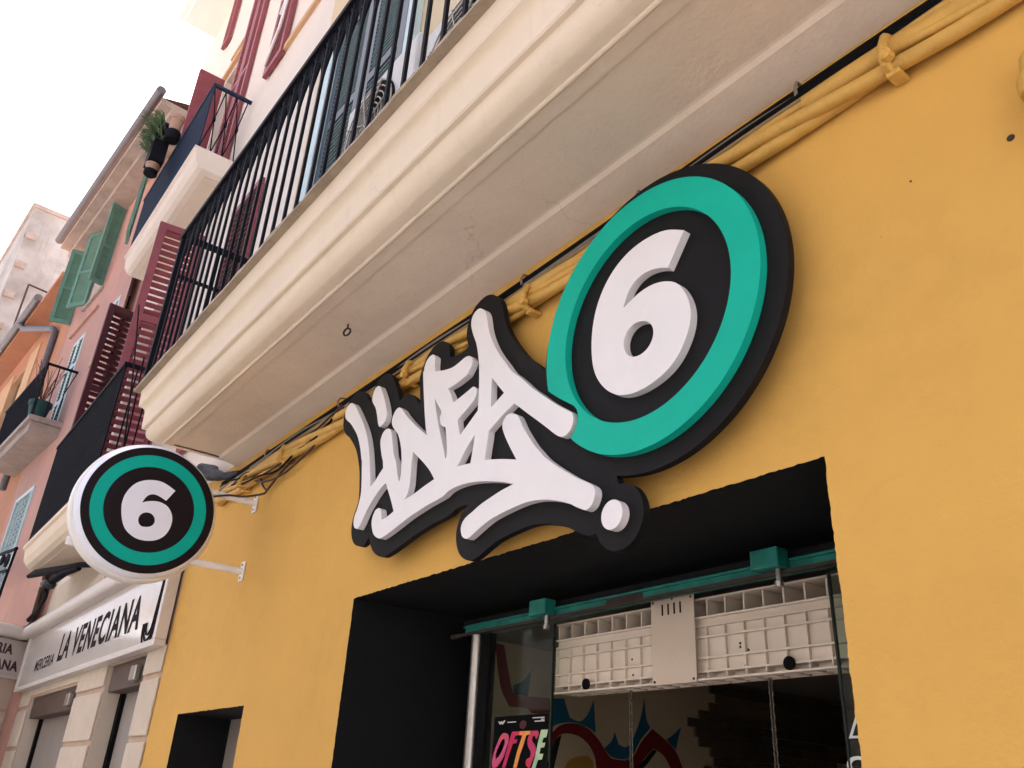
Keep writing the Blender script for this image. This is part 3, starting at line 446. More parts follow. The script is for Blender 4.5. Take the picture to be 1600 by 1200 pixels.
# ------------------------------------------------------------------ the projecting sign
DX, DY, DZ, DR = -6.31, -0.779, 3.378, 0.460
DG = {"g":[[0.3092,0.3782],[0.2064,0.1872],[0.1,0.229],[0.0164,0.2443],[-0.0577,0.2215],[-0.1042,0.1676],[-0.1408,0.0746],[-0.034,0.1217],[0.0999,0.1441],[0.2279,0.1117],[0.3181,0.0274],[0.3648,-0.0882],[0.3635,-0.2142],[0.3218,-0.3376],[0.2349,-0.4326],[0.1103,-0.486],[-0.0415,-0.4985],[-0.1646,-0.4648],[-0.2783,-0.3891],[-0.3539,-0.2748],[-0.4046,-0.1236],[-0.4257,0.0152],[-0.4053,0.1656],[-0.3342,0.3097],[-0.2383,0.3983],[-0.1126,0.4526],[0.0433,0.4719],[0.1722,0.4405]],"gh":[[-0.0391,-0.0636],[0.041,-0.0697],[0.1003,-0.1286],[0.1109,-0.1988],[0.0759,-0.2584],[0.0049,-0.2888],[-0.073,-0.288],[-0.1251,-0.2323],[-0.1324,-0.1621],[-0.0996,-0.0966]]}
ps = thing('projecting_sign', (DX - .07, -0.001, DZ), 'round white lightbox sign with a white 6 in black and green rings on two arms', 'projecting sign')
face = lambda u, v, d: (DX + d, DY + u * DR, DZ + v * DR)
ax = (1, 0, 0)
b = MB(); b.lathe((DX - .20, DY, DZ), [(.480, 0), (.502, .008), (.508, .03), (.508, .105), (.502, .118), (.494, .124), (.489, .126)], ax, 96); b.build('casing', 'white_metal', ps, smooth=35)
b = MB(); b.lathe((DX - .20, DY, DZ), [(.488, .12), (.488, .146), (.482, .166), (.472, .182), (.463, .191), (.461, .1935)], ax, 96); b.build('face_panel', 'white_print', ps, smooth=50)
def disc_ring(r1, r0, d0, d1, name, m):
    b = MB(); loops = [circle(0, 0, r1, 96)] + ([circle(0, 0, r0, 96)] if r0 else []); b.prism(loops, face, d0, d1); return b.build(name, m, ps)
disc_ring(1.0, .873, -.002, -.006, 'outer_ring', 'black_print')
disc_ring(.873, .682, -.002, -.006, 'green_ring', 'teal_print')
disc_ring(.682, 0, -.002, -.006, 'centre_disc', 'black_print')
b = MB(); b.prism([smooth(DG['g'], 40), smooth(DG['gh'], 60)], face, 0.0005, -.0018); b.build('numeral', 'white_print', ps, smooth=30)
for z in (3.622, 3.083):
    yd = DY + math.sqrt(max(0, .49 ** 2 - (z - DZ) ** 2)) - .03
    b = MB(); b.tube([(DX - .06, yd, z), (DX - .06, -0.012, z)], .026, 14); arm = b.build('arm', 'white_metal', ps, smooth=50)
    b = MB(); b.box(DX - .10, DX - .02, -.012, -.0012, z - .075, z + .075); b.build('wall_plate', 'white_metal', arm, bevel=.004)
    for dz in (-.05, .05):
        b = MB(); b.lathe((DX - .06, -.012, z + dz), [(.011, 0), (.011, .006), (.006, .009)], (0, -1, 0), 8); b.build('bolt', 'steel', arm)
b = MB(); b.box(DX - .20, DX - .17, DY - .45, DY - .38, DZ - .32, DZ - .26); b.build('clip', 'white_metal', ps, bevel=.006)

# ------------------------------------------------------------------ cables along the top of the wall
def cable(pts, r, m, name, label, group='cables running under the balcony', n=8, sag=0.0, sub=6):
    P = [Vector(p) for p in pts]; out = []
    for i in range(len(P) - 1):
        p0, p1, p2, p3 = P[max(i - 1, 0)], P[i], P[i + 1], P[min(i + 2, len(P) - 1)]
        for j in range(sub):
            t = j / sub; out.append(tuple(0.5 * ((2 * p1) + (-p0 + p2) * t + (2 * p0 - 5 * p1 + 4 * p2 - p3) * t * t + (-p0 + 3 * p1 - 3 * p2 + p3) * t ** 3)))
    out.append(tuple(P[-1])); b = MB(); b.tube(out, r, n); o = b.build(name, m, None, smooth=60); return tag(o, label, 'cable', group)
XS = [-7.2, -6.7, -6.2, -5.6, -5.0, -4.4, -3.8, -3.2, -2.6, -2.0, -1.5, -1.0, -0.5, 0.4, 1.6]
def run(zf, yf, r, m, name, label, x0=-7.2, x1=1.7, amp=.008, n=8):
    xs = [x for x in XS if x0 <= x <= x1]; return cable([(x, yf(x) + rnd.uniform(-amp, amp) * .4, zf(x) + rnd.uniform(-amp, amp)) for x in xs], r, m, name, label, n=n)
dip = lambda x: -0.03 * max(0, min(1, (-x - 1.5) / 1.5))
run(lambda x: 4.018 + dip(x), lambda x: -.030, .024, 'cable', 'black_cable', 'thick black cable pressed up under the balcony soffit', amp=.004)
run(lambda x: 3.984 + dip(x), lambda x: -.044, .018, 'cable', 'black_cable', 'second black cable lying just below the thick one under the soffit', amp=.006)
run(lambda x: 3.962 + dip(x), lambda x: -.054, .010, 'cable_tan', 'tan_cable', 'thin tan cable between the black cables and the yellow conduits', amp=.006)
run(lambda x: 3.955 + dip(x) - .01 * math.sin(x * 2), lambda x: -.030, .019, 'cable', 'black_cable', 'lower black cable resting on top of the yellow conduits', amp=.008)
run(lambda x: 3.985 + dip(x) + .012 * math.sin(x * 3), lambda x: -.052, .009, 'cable_grey', 'grey_cable', 'thin grey cable wandering over the black cables', amp=.012)
run(lambda x: 3.945 + dip(x) + .01 * math.sin(x * 2.2), lambda x: -.018, .010, 'cable_red', 'red_cable', 'thin reddish cable behind the yellow conduits', amp=.01, x0=-4.5)
tw = lambda ph, a=.052: (lambda x: 3.890 + dip(x) * 1.3 + a * math.sin(x * 2.1 + ph)); ty = lambda ph: (lambda x: -.045 + .020 * math.cos(x * 2.1 + ph))
YC = 'yellow conduits twisted along the wall'
for ph, lab, rr in ((2.6, 'loose yellow painted conduit hanging under the rest of the bundle', .021), (0.0, 'yellow painted conduit twisting on top of its bundle', .029), (1.7, 'yellow painted conduit sagging lowest in the bundle by the clamps', .029), (3.4, 'yellow painted conduit at the back of the bundle against the wall', .028), (4.9, 'thinner yellow painted conduit wound round the thicker ones', .017)):
    run(tw(ph), ty(ph), rr, 'yellow_pipe', 'conduit', lab, amp=.004)['group'] = YC
cable([(-1.25, -.05, 3.925), (-0.95, -.055, 3.918), (-0.5, -.05, 3.895), (0.4, -.05, 3.87), (1.6, -.05, 3.86)], .036, 'yellow_pipe', 'conduit', 'thick yellow painted pipe beyond the right hand clamp', group=YC, n=12)
def brn(pts, lab, r=.0085, m='cable_brown'): cable(pts, r, m, 'thin_cable', lab, group='thin brown cables by the round sign', n=6)
brn([(-4.85, -.03, 3.945), (-5.2, -.06, 3.90), (-5.6, -.07, 3.875), (-6.0, -.05, 3.87), (-6.5, -.03, 3.86), (-7.1, -.03, 3.83)], 'thin brown cable stretched over the yellow conduits left of LINEA')
brn([(-4.80, -.03, 3.925), (-5.1, -.045, 3.83), (-5.45, -.05, 3.74), (-5.8, -.05, 3.70), (-6.15, -.05, 3.735), (-6.45, -.05, 3.83)], 'thin brown cable hanging in a long loop left of LINEA')
brn([(-6.32, -.03, 3.86), (-6.25, -.04, 3.78), (-6.14, -.045, 3.69), (-6.06, -.045, 3.645)], 'short brown wire dropping to the knot above the upper sign arm')
brn([(-5.65, -.03, 3.80), (-5.85, -.04, 3.73), (-6.00, -.045, 3.665), (-6.06, -.045, 3.645), (-6.09, -.06, 3.62), (-6.20, -.16, 3.60), (-6.28, -.26, 3.605), (-6.36, -.38, 3.58)], 'brown supply wire entering the round sign by its upper arm')
for i, lab in enumerate(('dark wire drooping low under the conduits left of LINEA', 'dark wire crossing the conduits near the left clamp', 'dark wire curling up towards the wrapped cable ends', 'dark wire kinked between two clamps left of LINEA')):
    q = random.Random(40 + i); xs = [-4.82, -5.15, -5.5, -5.85, -6.2, -6.55, -6.9]
    brn([(x + q.uniform(-.08, .08), -.055 - q.uniform(0, .03), 3.93 - (.05 + .03 * i) * math.sin(math.pi * k / 6) - q.uniform(0, .05)) for k, x in enumerate(xs)], lab, r=.0075, m='cable' if i % 2 else 'cable_brown')
def clamp(x, z, s, lab):
    c = thing('cable_clamp', (x, -0.001, z), lab, 'cable clamp', 'yellow clamps holding the conduits')
    b = MB(); b.box(x - .024 * s, x + .024 * s, -.070, -.0015, z - .094 * s, z - .072 * s); b.build('bracket', 'yellow_pipe', c, bevel=.006)
    b = MB(); b.tube([(x + .012, -.02, z + .07 * s), (x + .004, -.085, z + .055 * s), (x, -.105, z), (x - .006, -.090, z - .06 * s), (x - .012, -.03, z - .075 * s)], .018 * s, 8); b.build('strap', 'yellow_pipe', c, smooth=50)
    b = MB(); b.lathe((x + .01, -.095, z - .045 * s), [(.022 * s, 0), (.022 * s, .028), (.012 * s, .034)], (0, -1, 0), 8); b.build('bolt', 'yellow_pipe', c)
clamp(-0.925, 3.895, 1.0, 'yellow painted clamp right of the big ring below the soffit')
clamp(-2.84, 3.845, .95, 'yellow painted clamp between the letter A and the green ring')
clamp(-3.98, 3.865, .9, 'yellow painted clamp above the letters of LINEA')
clamp(-5.77, 3.855, .9, 'yellow painted clamp left of LINEA near the hanging brown cable')
clamp(-6.55, 3.825, .8, 'yellow painted clamp beside the round sign')
for i, (x, z, lab) in enumerate(((-1.28, 4.02, 'small grey clip on the black cables right of the ring'), (-2.10, 4.02, 'small grey clip on the black cable above the green ring'), (-2.92, 3.99, 'small grey clip just above the tip of the letter A'), (-4.95, 4.0, 'small grey clip on the cables left of LINEA'), (-6.2, 3.98, 'small grey clip on the cables near the wrapped bundle'))):
    b = MB(); b.tube([(x, -.012, z + .04), (x + .005, -.055, z + .03), (x + .004, -.068, z), (x - .004, -.055, z - .03), (x - .008, -.02, z - .04)], .007, 6); tag(b.build('cable_clip', 'cable_grey', None, smooth=60), lab, 'cable clip', 'grey cable clips')
b = MB()
for k in range(7):
    o = rnd.uniform(-.03, .03); q_ = rnd.uniform(-.045, .045)
    b.tube([(-7.80, -.12 + o, 4.17 + q_), (-7.55, -.13 + o, 4.16 + q_ * 1.2), (-7.36, -.12 - o, 4.11 + q_), (-7.18, -.10 + o, 4.045 - q_ * .6), (-6.98, -.07, 3.99 + q_ * .3), (-6.80, -.045, 3.985)], [.02, .035, .04, .034, .03, .02], 7)
tag(b.build('cable_wrap', 'tape', None, smooth=70), 'dark shiny plastic wrapped cable ends beside the round sign', 'cable wrap')
hk = thing('ceiling_hook', (-4.167, -.416, 4.1325), 'small dark eye hook screwed into the balcony soffit', 'hook')
b = MB(); b.tube([(-4.167, -.416, 4.132), (-4.167, -.416, 4.10)], .005, 6); b.build('shank', 'rust', hk)
b = MB(); b.tube([(-4.167 + .024 * math.sin(a), -.416 + .01 * math.sin(a), 4.078 + .024 * math.cos(a)) for a in [2 * math.pi * i / 14 for i in range(14)]], .006, 6, closed=True); b.build('eye', 'rust', hk, smooth=60)
pp = thing('wall_pipe', (-0.56, -.001, 3.45), 'yellow painted pipe bend at the right edge of the wall', 'pipe')
b = MB(); b.tube([(-0.505, -.055, 3.60), (-0.540, -.06, 3.55), (-0.552, -.06, 3.47), (-0.540, -.06, 3.38), (-0.50, -.06, 3.30), (-0.43, -.06, 3.25), (-.2, -.06, 3.23)], .042, 14); b.build('bend', 'yellow_pipe', pp, smooth=60)
b = MB(); b.lathe((-0.550, -.06, 3.44), [(.048, 0), (.051, .01), (.051, .05), (.048, .06)], (.05, 0, 1), 14); b.build('collar', 'yellow_pipe', pp, smooth=40)
for x, z, r in ((-.667, 3.39, .012), (-.965, 3.42, .004)):
    b = MB(); b.lathe((x, .0, z), [(r, 0), (r * .9, .002)], (0, -1, 0), 10); b.build('plug_hole', 'rust', A)

# ------------------------------------------------------------------ shop opening: door track, glass, panel box, chains, mural
tr = thing('door_track', (-4.1, .6, 2.45), 'worn green steel sliding door track under the black lintel', 'door track')
b = MB(); b.box(-4.16, -1.385, .585, .66, 2.468, 2.515); b.build('rail', 'teal_old', tr, bevel=.004)
b = MB(); b.box(-4.25, -1.385, .56, .584, 2.452, 2.466); b.tube([(-4.27, .572, 2.459), (-4.20, .572, 2.459)], .014, 10); b.build('lower_lip', 'rust', tr)
b = MB(); b.box(-4.20, -1.385, .60, .70, 2.52, 2.545); b.build('upper_channel', 'black', tr)
b = MB(); b.box(-4.16, -1.385, .572, .5845, 2.498, 2.506); b.build('flange', 'teal_old', tr)
for x0 in (-3.50, -2.10):
    b = MB(); b.box(x0 + .02, x0 + .15, .51, .584, 2.470, 2.548); k = b.build('bracket', 'teal_old' if x0 < -3 else 'teal_old', tr, bevel=.006)
    b = MB(); b.tube([(x0 + .12, .55, 2.469), (x0 + .12, .55, 2.415)], .011, 8); b.lathe((x0 + .12, .55, 2.40), [(.018, 0), (.018, .02)], (0, 0, 1), 8); b.build('hanger_bolt', 'steel', k)
for x0, x1, m in ((-2.98, -2.74, 'rust'),):
    b = MB(); b.box(x0, x1, .582, .5845, 2.473, 2.511); b.build('rust_patch', m, tr)
po = thing('door_post', (-4.05, .6, 0), 'silver round metal post at the left of the glass door', 'post')
b = MB(); b.tube([(-4.05, .60, 0.02), (-4.05, .60, 2.45)], .034, 18); b.build('tube', 'steel', po, smooth=60)
b = MB(); b.box(-4.005, -3.925, .595, .64, 0.02, 2.45); b.build('seal', 'rubber', po)
gl = thing('glass_door', (-3.65, .6, 0), 'left sliding glass door leaf behind the silver post with a black poster', 'glass door', 'glass door leaves')
b = MB(); b.box(-3.92, -3.395, .606, .616, 0.03, 2.44); b.build('pane', 'glass', gl)
b = MB(); b.box(-3.395, -3.389, .604, .618, 0.03, 2.44); b.build('edge', 'seal_green', gl)
gr = thing('glass_door', (-1.6, .6, 0), 'right glass door leaf at the yellow wall edge with white lettering', 'glass door', 'glass door leaves')
b = MB(); b.box(-1.800, -1.384, .606, .616, 0.03, 2.44); b.build('pane', 'glass2', gr)
b = MB(); b.box(-1.808, -1.8, .604, .618, 0.03, 2.44); b.build('edge', 'seal_green', gr)
b = MB()
tri = [(-1.795, 1.865), (-1.735, 1.985), (-1.675, 1.865)]
b.prism([[tri[0], tri[2], tri[1]], [(-1.780, 1.873), (-1.735, 1.962), (-1.690, 1.873)]], on, .6045, .6055); b.build('triangle_mark', 'paper', gr)
lettering('lettering', 'OFFICE', 'paper', gr, lambda u, v: (-1.815 + u, .6052, 1.752 + v), .36, .058, bold=.03)
po2 = thing('poster', (-3.63, .6, 1.4), 'black poster with bright melting letters stuck on the left glass door', 'poster')
PX = lambda u, v: (-3.851 + u * .446, .603, 2.012 - v * .245)
b = MB(); b.box(-3.851, -3.405, .6035, .6055, 1.38, 2.012); b.build('sheet', 'poster', po2)
def pl(name, pts, m): b = MB(); b.prism([pts], lambda u, v, d: tuple(Vector(PX(u, v)) + Vector((0, d, 0))), -.0012, 0.0003, back=False); b.build(name, m, po2)
pl('letter_o', smooth([(.20, .33), (.28, .36), (.30, .46), (.27, .60), (.22, .78), (.10, .98), (.02, 1.0), (.0, .9), (.03, .70), (.10, .48), (.15, .37)], 60, 3), 'p_pink')
pl('letter_o_counter', smooth([(.20, .44), (.23, .48), (.21, .60), (.15, .74), (.08, .84), (.07, .74), (.12, .58), (.17, .47)], 60, 3), 'poster')
pl('letter_f', [(.36, .31), (.50, .31), (.49, .38), (.42, .39), (.40, .46), (.46, .46), (.45, .53), (.38, .54), (.33, .72), (.26, .99), (.20, .99), (.27, .70), (.31, .50)], 'p_red')
pl('letter_t', [(.50, .31), (.70, .31), (.68, .38), (.62, .39), (.58, .55), (.52, .75), (.47, .99), (.41, .99), (.46, .72), (.52, .50), (.55, .39), (.49, .38)], 'p_orange')
pl('letter_s', smooth([(.72, .31), (.82, .31), (.84, .38), (.80, .47), (.77, .40), (.73, .42), (.73, .50), (.78, .58), (.80, .70), (.75, .85), (.70, 1.0), (.64, .95), (.64, .84), (.70, .80), (.71, .70), (.66, .60), (.65, .45)], 60, 3), 'p_red')
pl('letter_e', [(.88, .30), (1.0, .30), (.97, .44), (.92, .45), (.90, .54), (.96, .54), (.94, .62), (.88, .63), (.86, .74), (.93, .74), (.91, .84), (.84, .85), (.80, 1.0), (.74, 1.0), (.79, .80), (.83, .55)], 'p_green')
pl('logo_mark', [(.08, .095), (.11, .10), (.12, .13), (.14, .09), (.17, .12), (.19, .085), (.22, .08), (.20, .12), (.17, .165), (.14, .14), (.12, .16)], 'paper')
for x0, x1, y0 in ((.26, .42, .115), (.72, .93, .06), (.87, .93, .095), (.76, .93, .125)): pl('small_print', [(x0, y0), (x1, y0), (x1, y0 + .018), (x0, y0 + .018)], 'paper')
pl('emblem', smooth([(.55, .10), (.61, .13), (.61, .19), (.58, .26), (.55, .27), (.51, .25), (.49, .19), (.51, .13)], 60, 3), 'burgundy_dark')

bx = thing('panel_box', (-2.6, .7, 2.1), 'ivory ribbed plastic panel box with a flat cover plate hanging behind the glass', 'panel box')
X0, X1 = -3.485, -1.385
b = MB(); b.box(X0, X1, .722, .732, 2.146, 2.375); b.build('back_panel', 'plastic', bx)
b = MB(); b.box(X0, X1, .86, .87, 2.13, 2.46); b.build('rear_panel', 'plastic', bx)
hz = (2.116, 2.150, 2.205, 2.292, 2.338, 2.375)
for i, z in enumerate(hz):
    b = MB(); b.box(X0, X1, .704 if i else .690, .7215 if i else .710, z - .004, z + .004); b.build('long_rib', 'plastic', bx)
b = MB(); b.box(X0, X1, .7325, .86, 2.147, 2.153); b.build('bottom_panel', 'plastic', bx)
b = MB(); b.box(X0, X1, .710, .86, 2.452, 2.460); b.build('top_lip', 'plastic', bx)
v0 = None
for k in range(22):
    x = X0 + .004 + .0995 * k
    if x > X1: break
    if v0 is None:
        b = MB(); b.box(x - .003, x + .003, .706, .7218, 2.121, 2.333); v0 = b.build('cross_rib', 'plastic', bx)
        b = MB(); b.box(x - .004, x + .004, .720, .858, 2.380, 2.451); t0 = b.build('top_divider', 'plastic', bx)
        b = MB(); b.box(x - .004, x + .004, .711, .858, 2.118, 2.1465); u0 = b.build('under_rib', 'plastic', bx)
    else:
        for q in (v0, t0, u0): put(q, (.0995 * k, 0, 0), bx)
for y in (.76, .81, .857):
    b = MB(); b.box(X0, X1, y - .003, y + .003, 2.119, 2.1465); b.build('under_lip', 'plastic', bx)
cp = MB(); cp.box(-2.787, -2.528, .684, .689, 2.108, 2.484); CP = cp.build('cover_plate', 'plate', bx, bevel=.002)
for i in range(4):
    b = MB(); x = -2.715 + .036 * i; b.box(x - .005, x + .005, .6832, .6838, 2.405, 2.455); b.build('vent_slot', 'rubber', CP)
for x, z in ((-2.772, 2.468), (-2.545, 2.468), (-2.772, 2.122), (-2.545, 2.122), (-2.655, 2.474)):
    b = MB(); b.lathe((x, .6838, z), [(.006, 0), (.005, .003)], (0, -1, 0), 8); b.build('screw', 'rust', CP)
for x in (-3.247, -2.075):
    b = MB(); b.lathe((x, .705, 2.148), [(.026, 0), (.026, .008), (.016, .014)], (0, -1, 0), 16); b.build('grommet', 'rubber', bx, smooth=40)
for x, z in ((-2.95, 2.24), (-2.945, 2.17), (-2.32, 2.25), (-2.32, 2.235), (-2.30, 2.16), (-2.28, 2.22), (-2.30, 2.135)):
    b = MB(); b.lathe((x, .7215, z), [(.006, 0), (.005, .0015)], (0, -1, 0), 8); b.build('rivet', 'rust', bx)
for x, lab in ((-3.05, 'left hanging metal chain in front of the mural'), (-2.252, 'right hanging metal chain in front of the dark planks')):
    ch = thing('chain', (x, .81, 2.1), lab, 'chain', 'chains hanging from the panel box'); l0 = None
    for k in range(44):
        z = 2.105 - .0225 * k
        b = None
        if k < 2:
            b = MB(); r = []
            for i in range(10):
                a = 2 * math.pi * i / 10; w_, h_ = .0085 * math.cos(a), .0165 * math.sin(a)
                r.append((x + (w_ if k == 0 else 0), .81 + (0 if k == 0 else w_), z + h_))
            b.tube(r, .0030, 5, closed=True); o = b.build('link', 'chain', ch, smooth=60)
            if k == 0: la = o
            else: lb = o
        else: put(la if k % 2 == 0 else lb, (0, 0, -.0225 * (k - k % 2)), ch)
mu = thing('mural', (-4.68, 1.2, 0), 'spray painted mural of red and blue shapes on the shop side wall', 'mural')
MUR = [["red",[[1.191,2.561],[1.264,2.553],[1.326,2.341],[1.364,2.25],[1.674,2.265],[1.678,2.174],[1.53,2.154],[1.48,2.179],[1.337,2.176],[1.268,2.263],[1.229,2.378]]],["blue",[[1.356,2.311],[1.438,2.348],[1.507,2.437],[1.484,2.256],[1.367,2.252]]],["blue",[[1.696,2.265],[1.799,2.276],[1.854,2.159],[1.941,2.142],[2.011,2.186],[2.073,2.293],[2.093,2.082],[2.012,2.114],[1.872,2.129],[1.736,2.104],[1.687,2.071]]],["red",[[1.689,2.036],[1.77,2.102],[1.889,2.125],[2.013,2.106],[2.111,2.046],[2.193,1.967],[2.247,1.929],[2.433,1.942],[2.531,2.055],[2.651,2.155],[2.789,2.088],[2.888,2.025],[2.964,1.906],[2.841,1.898],[2.764,1.983],[2.657,2.026],[2.567,1.956],[2.469,1.875],[2.104,1.852],[2.086,1.935],[2.014,2.014],[1.908,2.054],[1.789,2.05],[1.739,2.016],[1.693,1.93]]],["blue",[[2.175,1.99],[2.248,2.045],[2.275,2.103],[2.312,2.025],[2.377,2.011],[2.435,2.047],[2.535,2.223],[2.572,2.365],[2.593,2.215],[2.631,2.16],[2.523,2.064],[2.429,1.949],[2.251,1.937]]],["blue",[[2.797,2.095],[2.873,2.135],[2.959,2.195],[2.912,2.085],[2.897,2.034]]],["black",[[1.693,1.924],[1.736,2.009],[1.782,2.044],[1.72,1.828],[1.664,1.825]]],["black",[[2.481,1.876],[2.658,2.019],[2.69,2.008],[2.538,1.879]]],["yellow",[[1.812,1.834],[1.861,1.896],[2.015,1.93],[2.072,1.898],[2.079,1.851]]]]
for i, (c, pts) in enumerate(MUR):
    e = {'red': .004, 'blue': .0025, 'black': .0055, 'yellow': .0015}[c]
    b = MB(); b.prism([smooth(pts, 50, 3)], lambda u, v, d: (-4.70 + d, u, v), e, 0.0003, back=False); b.build({'red': 'red_stroke', 'blue': 'blue_flame', 'black': 'black_shadow', 'yellow': 'yellow_patch'}[c], 'mural_' + c, mu)
pk = thing('plank_cladding', (-4.68, 3.2, 1.2), 'ragged patch of dark reclaimed planks on the shop side wall', 'wood cladding')
starts = [3.29, 3.36, 3.28, 3.16, 3.03, 3.10, 3.14, 3.27, 3.30, 3.2, 3.3, 3.25, 3.35, 3.2]
for r in range(14):
    z1 = 2.535 - .066 * r; y = starts[r]
    while y < 5.6:
        L = rnd.uniform(.35, .95); 
        b = MB(); d = rnd.uniform(.012, .03); b.box(-4.699, -4.70 + d, y, y + L - .006, z1 - .062, z1); b.build('plank', rnd.choice(('plank', 'plank', 'plank2')), pk); y += L
        if r > 6 and y > 4.4: break
b = MB(); b.box(-4.699, -4.655, 3.2, 7.5, 2.537, 2.565); b.build('edge_strip', 'plank2', pk)

# ------------------------------------------------------------------ air conditioners on the balcony of the yellow building
def ac_unit(x, y, z, s, lab):
    a = thing('air_conditioner', (x, y, z), lab, 'air conditioner', 'air conditioners on the long balcony')
    w_, h_ = .95 * s, .80 * s
    b = MB(); b.box(x - w_ / 2, x + w_ / 2, y, y + .34, z + .06, z + .06 + h_); b.build('case', 'ac', a, bevel=.02)
    b = MB(); b.box(x - w_ * .4, x - w_ * .3, y + .02, y + .32, z, z + .059); b.box(x + w_ * .3, x + w_ * .4, y + .02, y + .32, z, z + .059); b.build('foot', 'rubber', a)
    c = (x - .08 * s, y - .006, z + .06 + h_ / 2)
    b = MB(); b.lathe(c, [(.33 * s, -.004), (.33 * s, .006)], (0, 1, 0), 32); b.build('fan_recess', 'rubber', a)
    b = MB()
    for k in range(1, 9): b.tube([(c[0] + .04 * s * k * math.cos(t), y - .022, c[2] + .04 * s * k * math.sin(t)) for t in [2 * math.pi * i / 28 for i in range(28)]], .0055, 4, closed=True)
    for k in range(4):
        t = math.pi * k / 4 + .3; b.tube([(c[0] - .33 * s * math.cos(t), y - .028, c[2] - .33 * s * math.sin(t)), (c[0] + .33 * s * math.cos(t), y - .028, c[2] + .33 * s * math.sin(t))], .006, 4)
    b.build('fan_guard', 'wire_guard', a)
ac_unit(-3.95, -.55, 5.05, 1.0, 'white air conditioner with a wire fan guard nearest the louvred door')
ac_unit(-2.85, -.55, 4.85, 1.05, 'white air conditioner with a wire fan guard further right behind the railing')
for x in (-3.95, -2.85):
    b = MB(); b.box(x - .45, x + .45, -.52, -.24, 4.649, 5.05 if x < -3.5 else 4.85); b.build('air_conditioner_stand', 'slate', A)

# ------------------------------------------------------------------ cream building with burgundy shutters (ground floor shop with the fascia sign)
Bd = thing('stone_building', (-11.5, 0, 0), 'cream stone building with burgundy shutters next to the yellow shop', 'building')
xl, xr = -15.03, -7.893
holes = [rect(-13.75, -11.03, 0.02, 2.575), rect(-9.78, -8.445, 0.02, 2.675)]
facade(rect(xl, xr, 0, 4.14), holes, 'joint', Bd, 'ground_wall', depth=.16, reveal='stone', rname='door_reveal', wob=.002)
for (a, c, zt) in ((-13.75, -11.03, 2.575), (-9.78, -8.445, 2.675)):
    b = MB(); b.box(a + .10, c - .02, .20, .23, 0.02, zt); b.build('roller_shutter', 'shutter_grey', Bd)
    b = MB(); b.box(a - .02, a + .10, .161, .23, 0.02, zt); b.build('jamb_shadow_strip', 'rubber', Bd)  # black strip put in as the shadow gap beside the roller shutter
    b = MB(); b.box(c - .06, c + .01, .161, .199, .02, zt - .27); b.build('jamb_shadow_strip', 'rubber', Bd)  # matching black strip for the dark right edge of the opening
    b = MB(); b.box(a + .02, c - .01, .03, .199, zt - .26, zt - .004); b.build('shutter_box', 'brown', Bd, bevel=.01)
    b = MB(); b.box(c - .40, c - .22, -.03, .03, zt - .22, zt - .08); b.build('shutter_bracket', 'steel', Bd, bevel=.01)
for a, c in ((xl + .01, -13.78), (-11.00, -9.81), (-8.415, xr)):
    zs = [-.10, .385, .895, 1.405, 1.915, 2.425, 2.70 if c > -9 else 2.70]
    for i in range(6):
        z0, z1 = zs[i] + .05, zs[i + 1] - (0 if i == 5 else .0)
        b = MB(); b.box(a, c, -.022, -.0005, max(z0, 0), z1); b.build('stone_block', 'stone', Bd, bevel=.010)
for a, c, z0 in ((-13.76, -11.02, 2.60), (-9.79, -8.435, 2.69)):
    b = MB(); b.box(a, c, -.021, -.0005, z0, 2.78); b.build('lintel_stone', 'stone', Bd, bevel=.008)
b = MB(); b.box(xl, xr, -.020, -.0005, 3.62, 4.138); b.build('frieze', 'stone', Bd)
# upper wall
UH = [rect(-13.2, -10.62, 4.55, 8.35), rect(-12.0, -11.25, 9.36, 12.6)]
facade(rect(xl, -7.003, 4.141, 15.8), UH, 'cream_pale', Bd, 'upper_wall', depth=.30, reveal='cream_pale', rname='window_reveal', wob=.002, glass='glass_dark')
b = MB(); b.box(xl + .005, -7.01, .36, 8.2, 2.95, 15.75); b.box(xl + .005, xr - .005, .36, 8.2, 0, 2.9); b.build('rear_storeys', 'cream_pale', Bd)
b = MB(); b.box(xl, xl + .3, .001, .35, 0, 15.75) if False else None
b = MB(); b.box(-14.45, -6.6, -.64, 8.3, 15.80, 15.95); b.build('eave', 'eave_white', Bd); b = MB(); b.box(-14.6, -6.5, -.74, 8.4, 15.952, 16.12); b.build('roof', 'eave_white', Bd)
b = MB(); b.box(-8.74, -7.0, -.05, -.001, 10.46, 10.56); b.build('string_course', 'ochre', Bd)
# first floor leaves
louvre(Bd, (-10.43, -.02), (-.10, -1), .60, 4.6, 8.42, 'burgundy', (6.95,), 34, th=.05, st=.10)
louvre(Bd, (-13.30, -.03), (.18, -1), .56, 4.6, 8.40, 'burgundy_dark', (6.95,), 34, th=.05, st=.09)
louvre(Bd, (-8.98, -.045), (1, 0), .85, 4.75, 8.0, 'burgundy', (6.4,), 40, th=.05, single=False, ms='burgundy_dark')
b = MB(); b.box(-13.0, -10.7, .10, .18, 4.56, 8.34); b.build('door_leaf', 'burgundy', Bd)
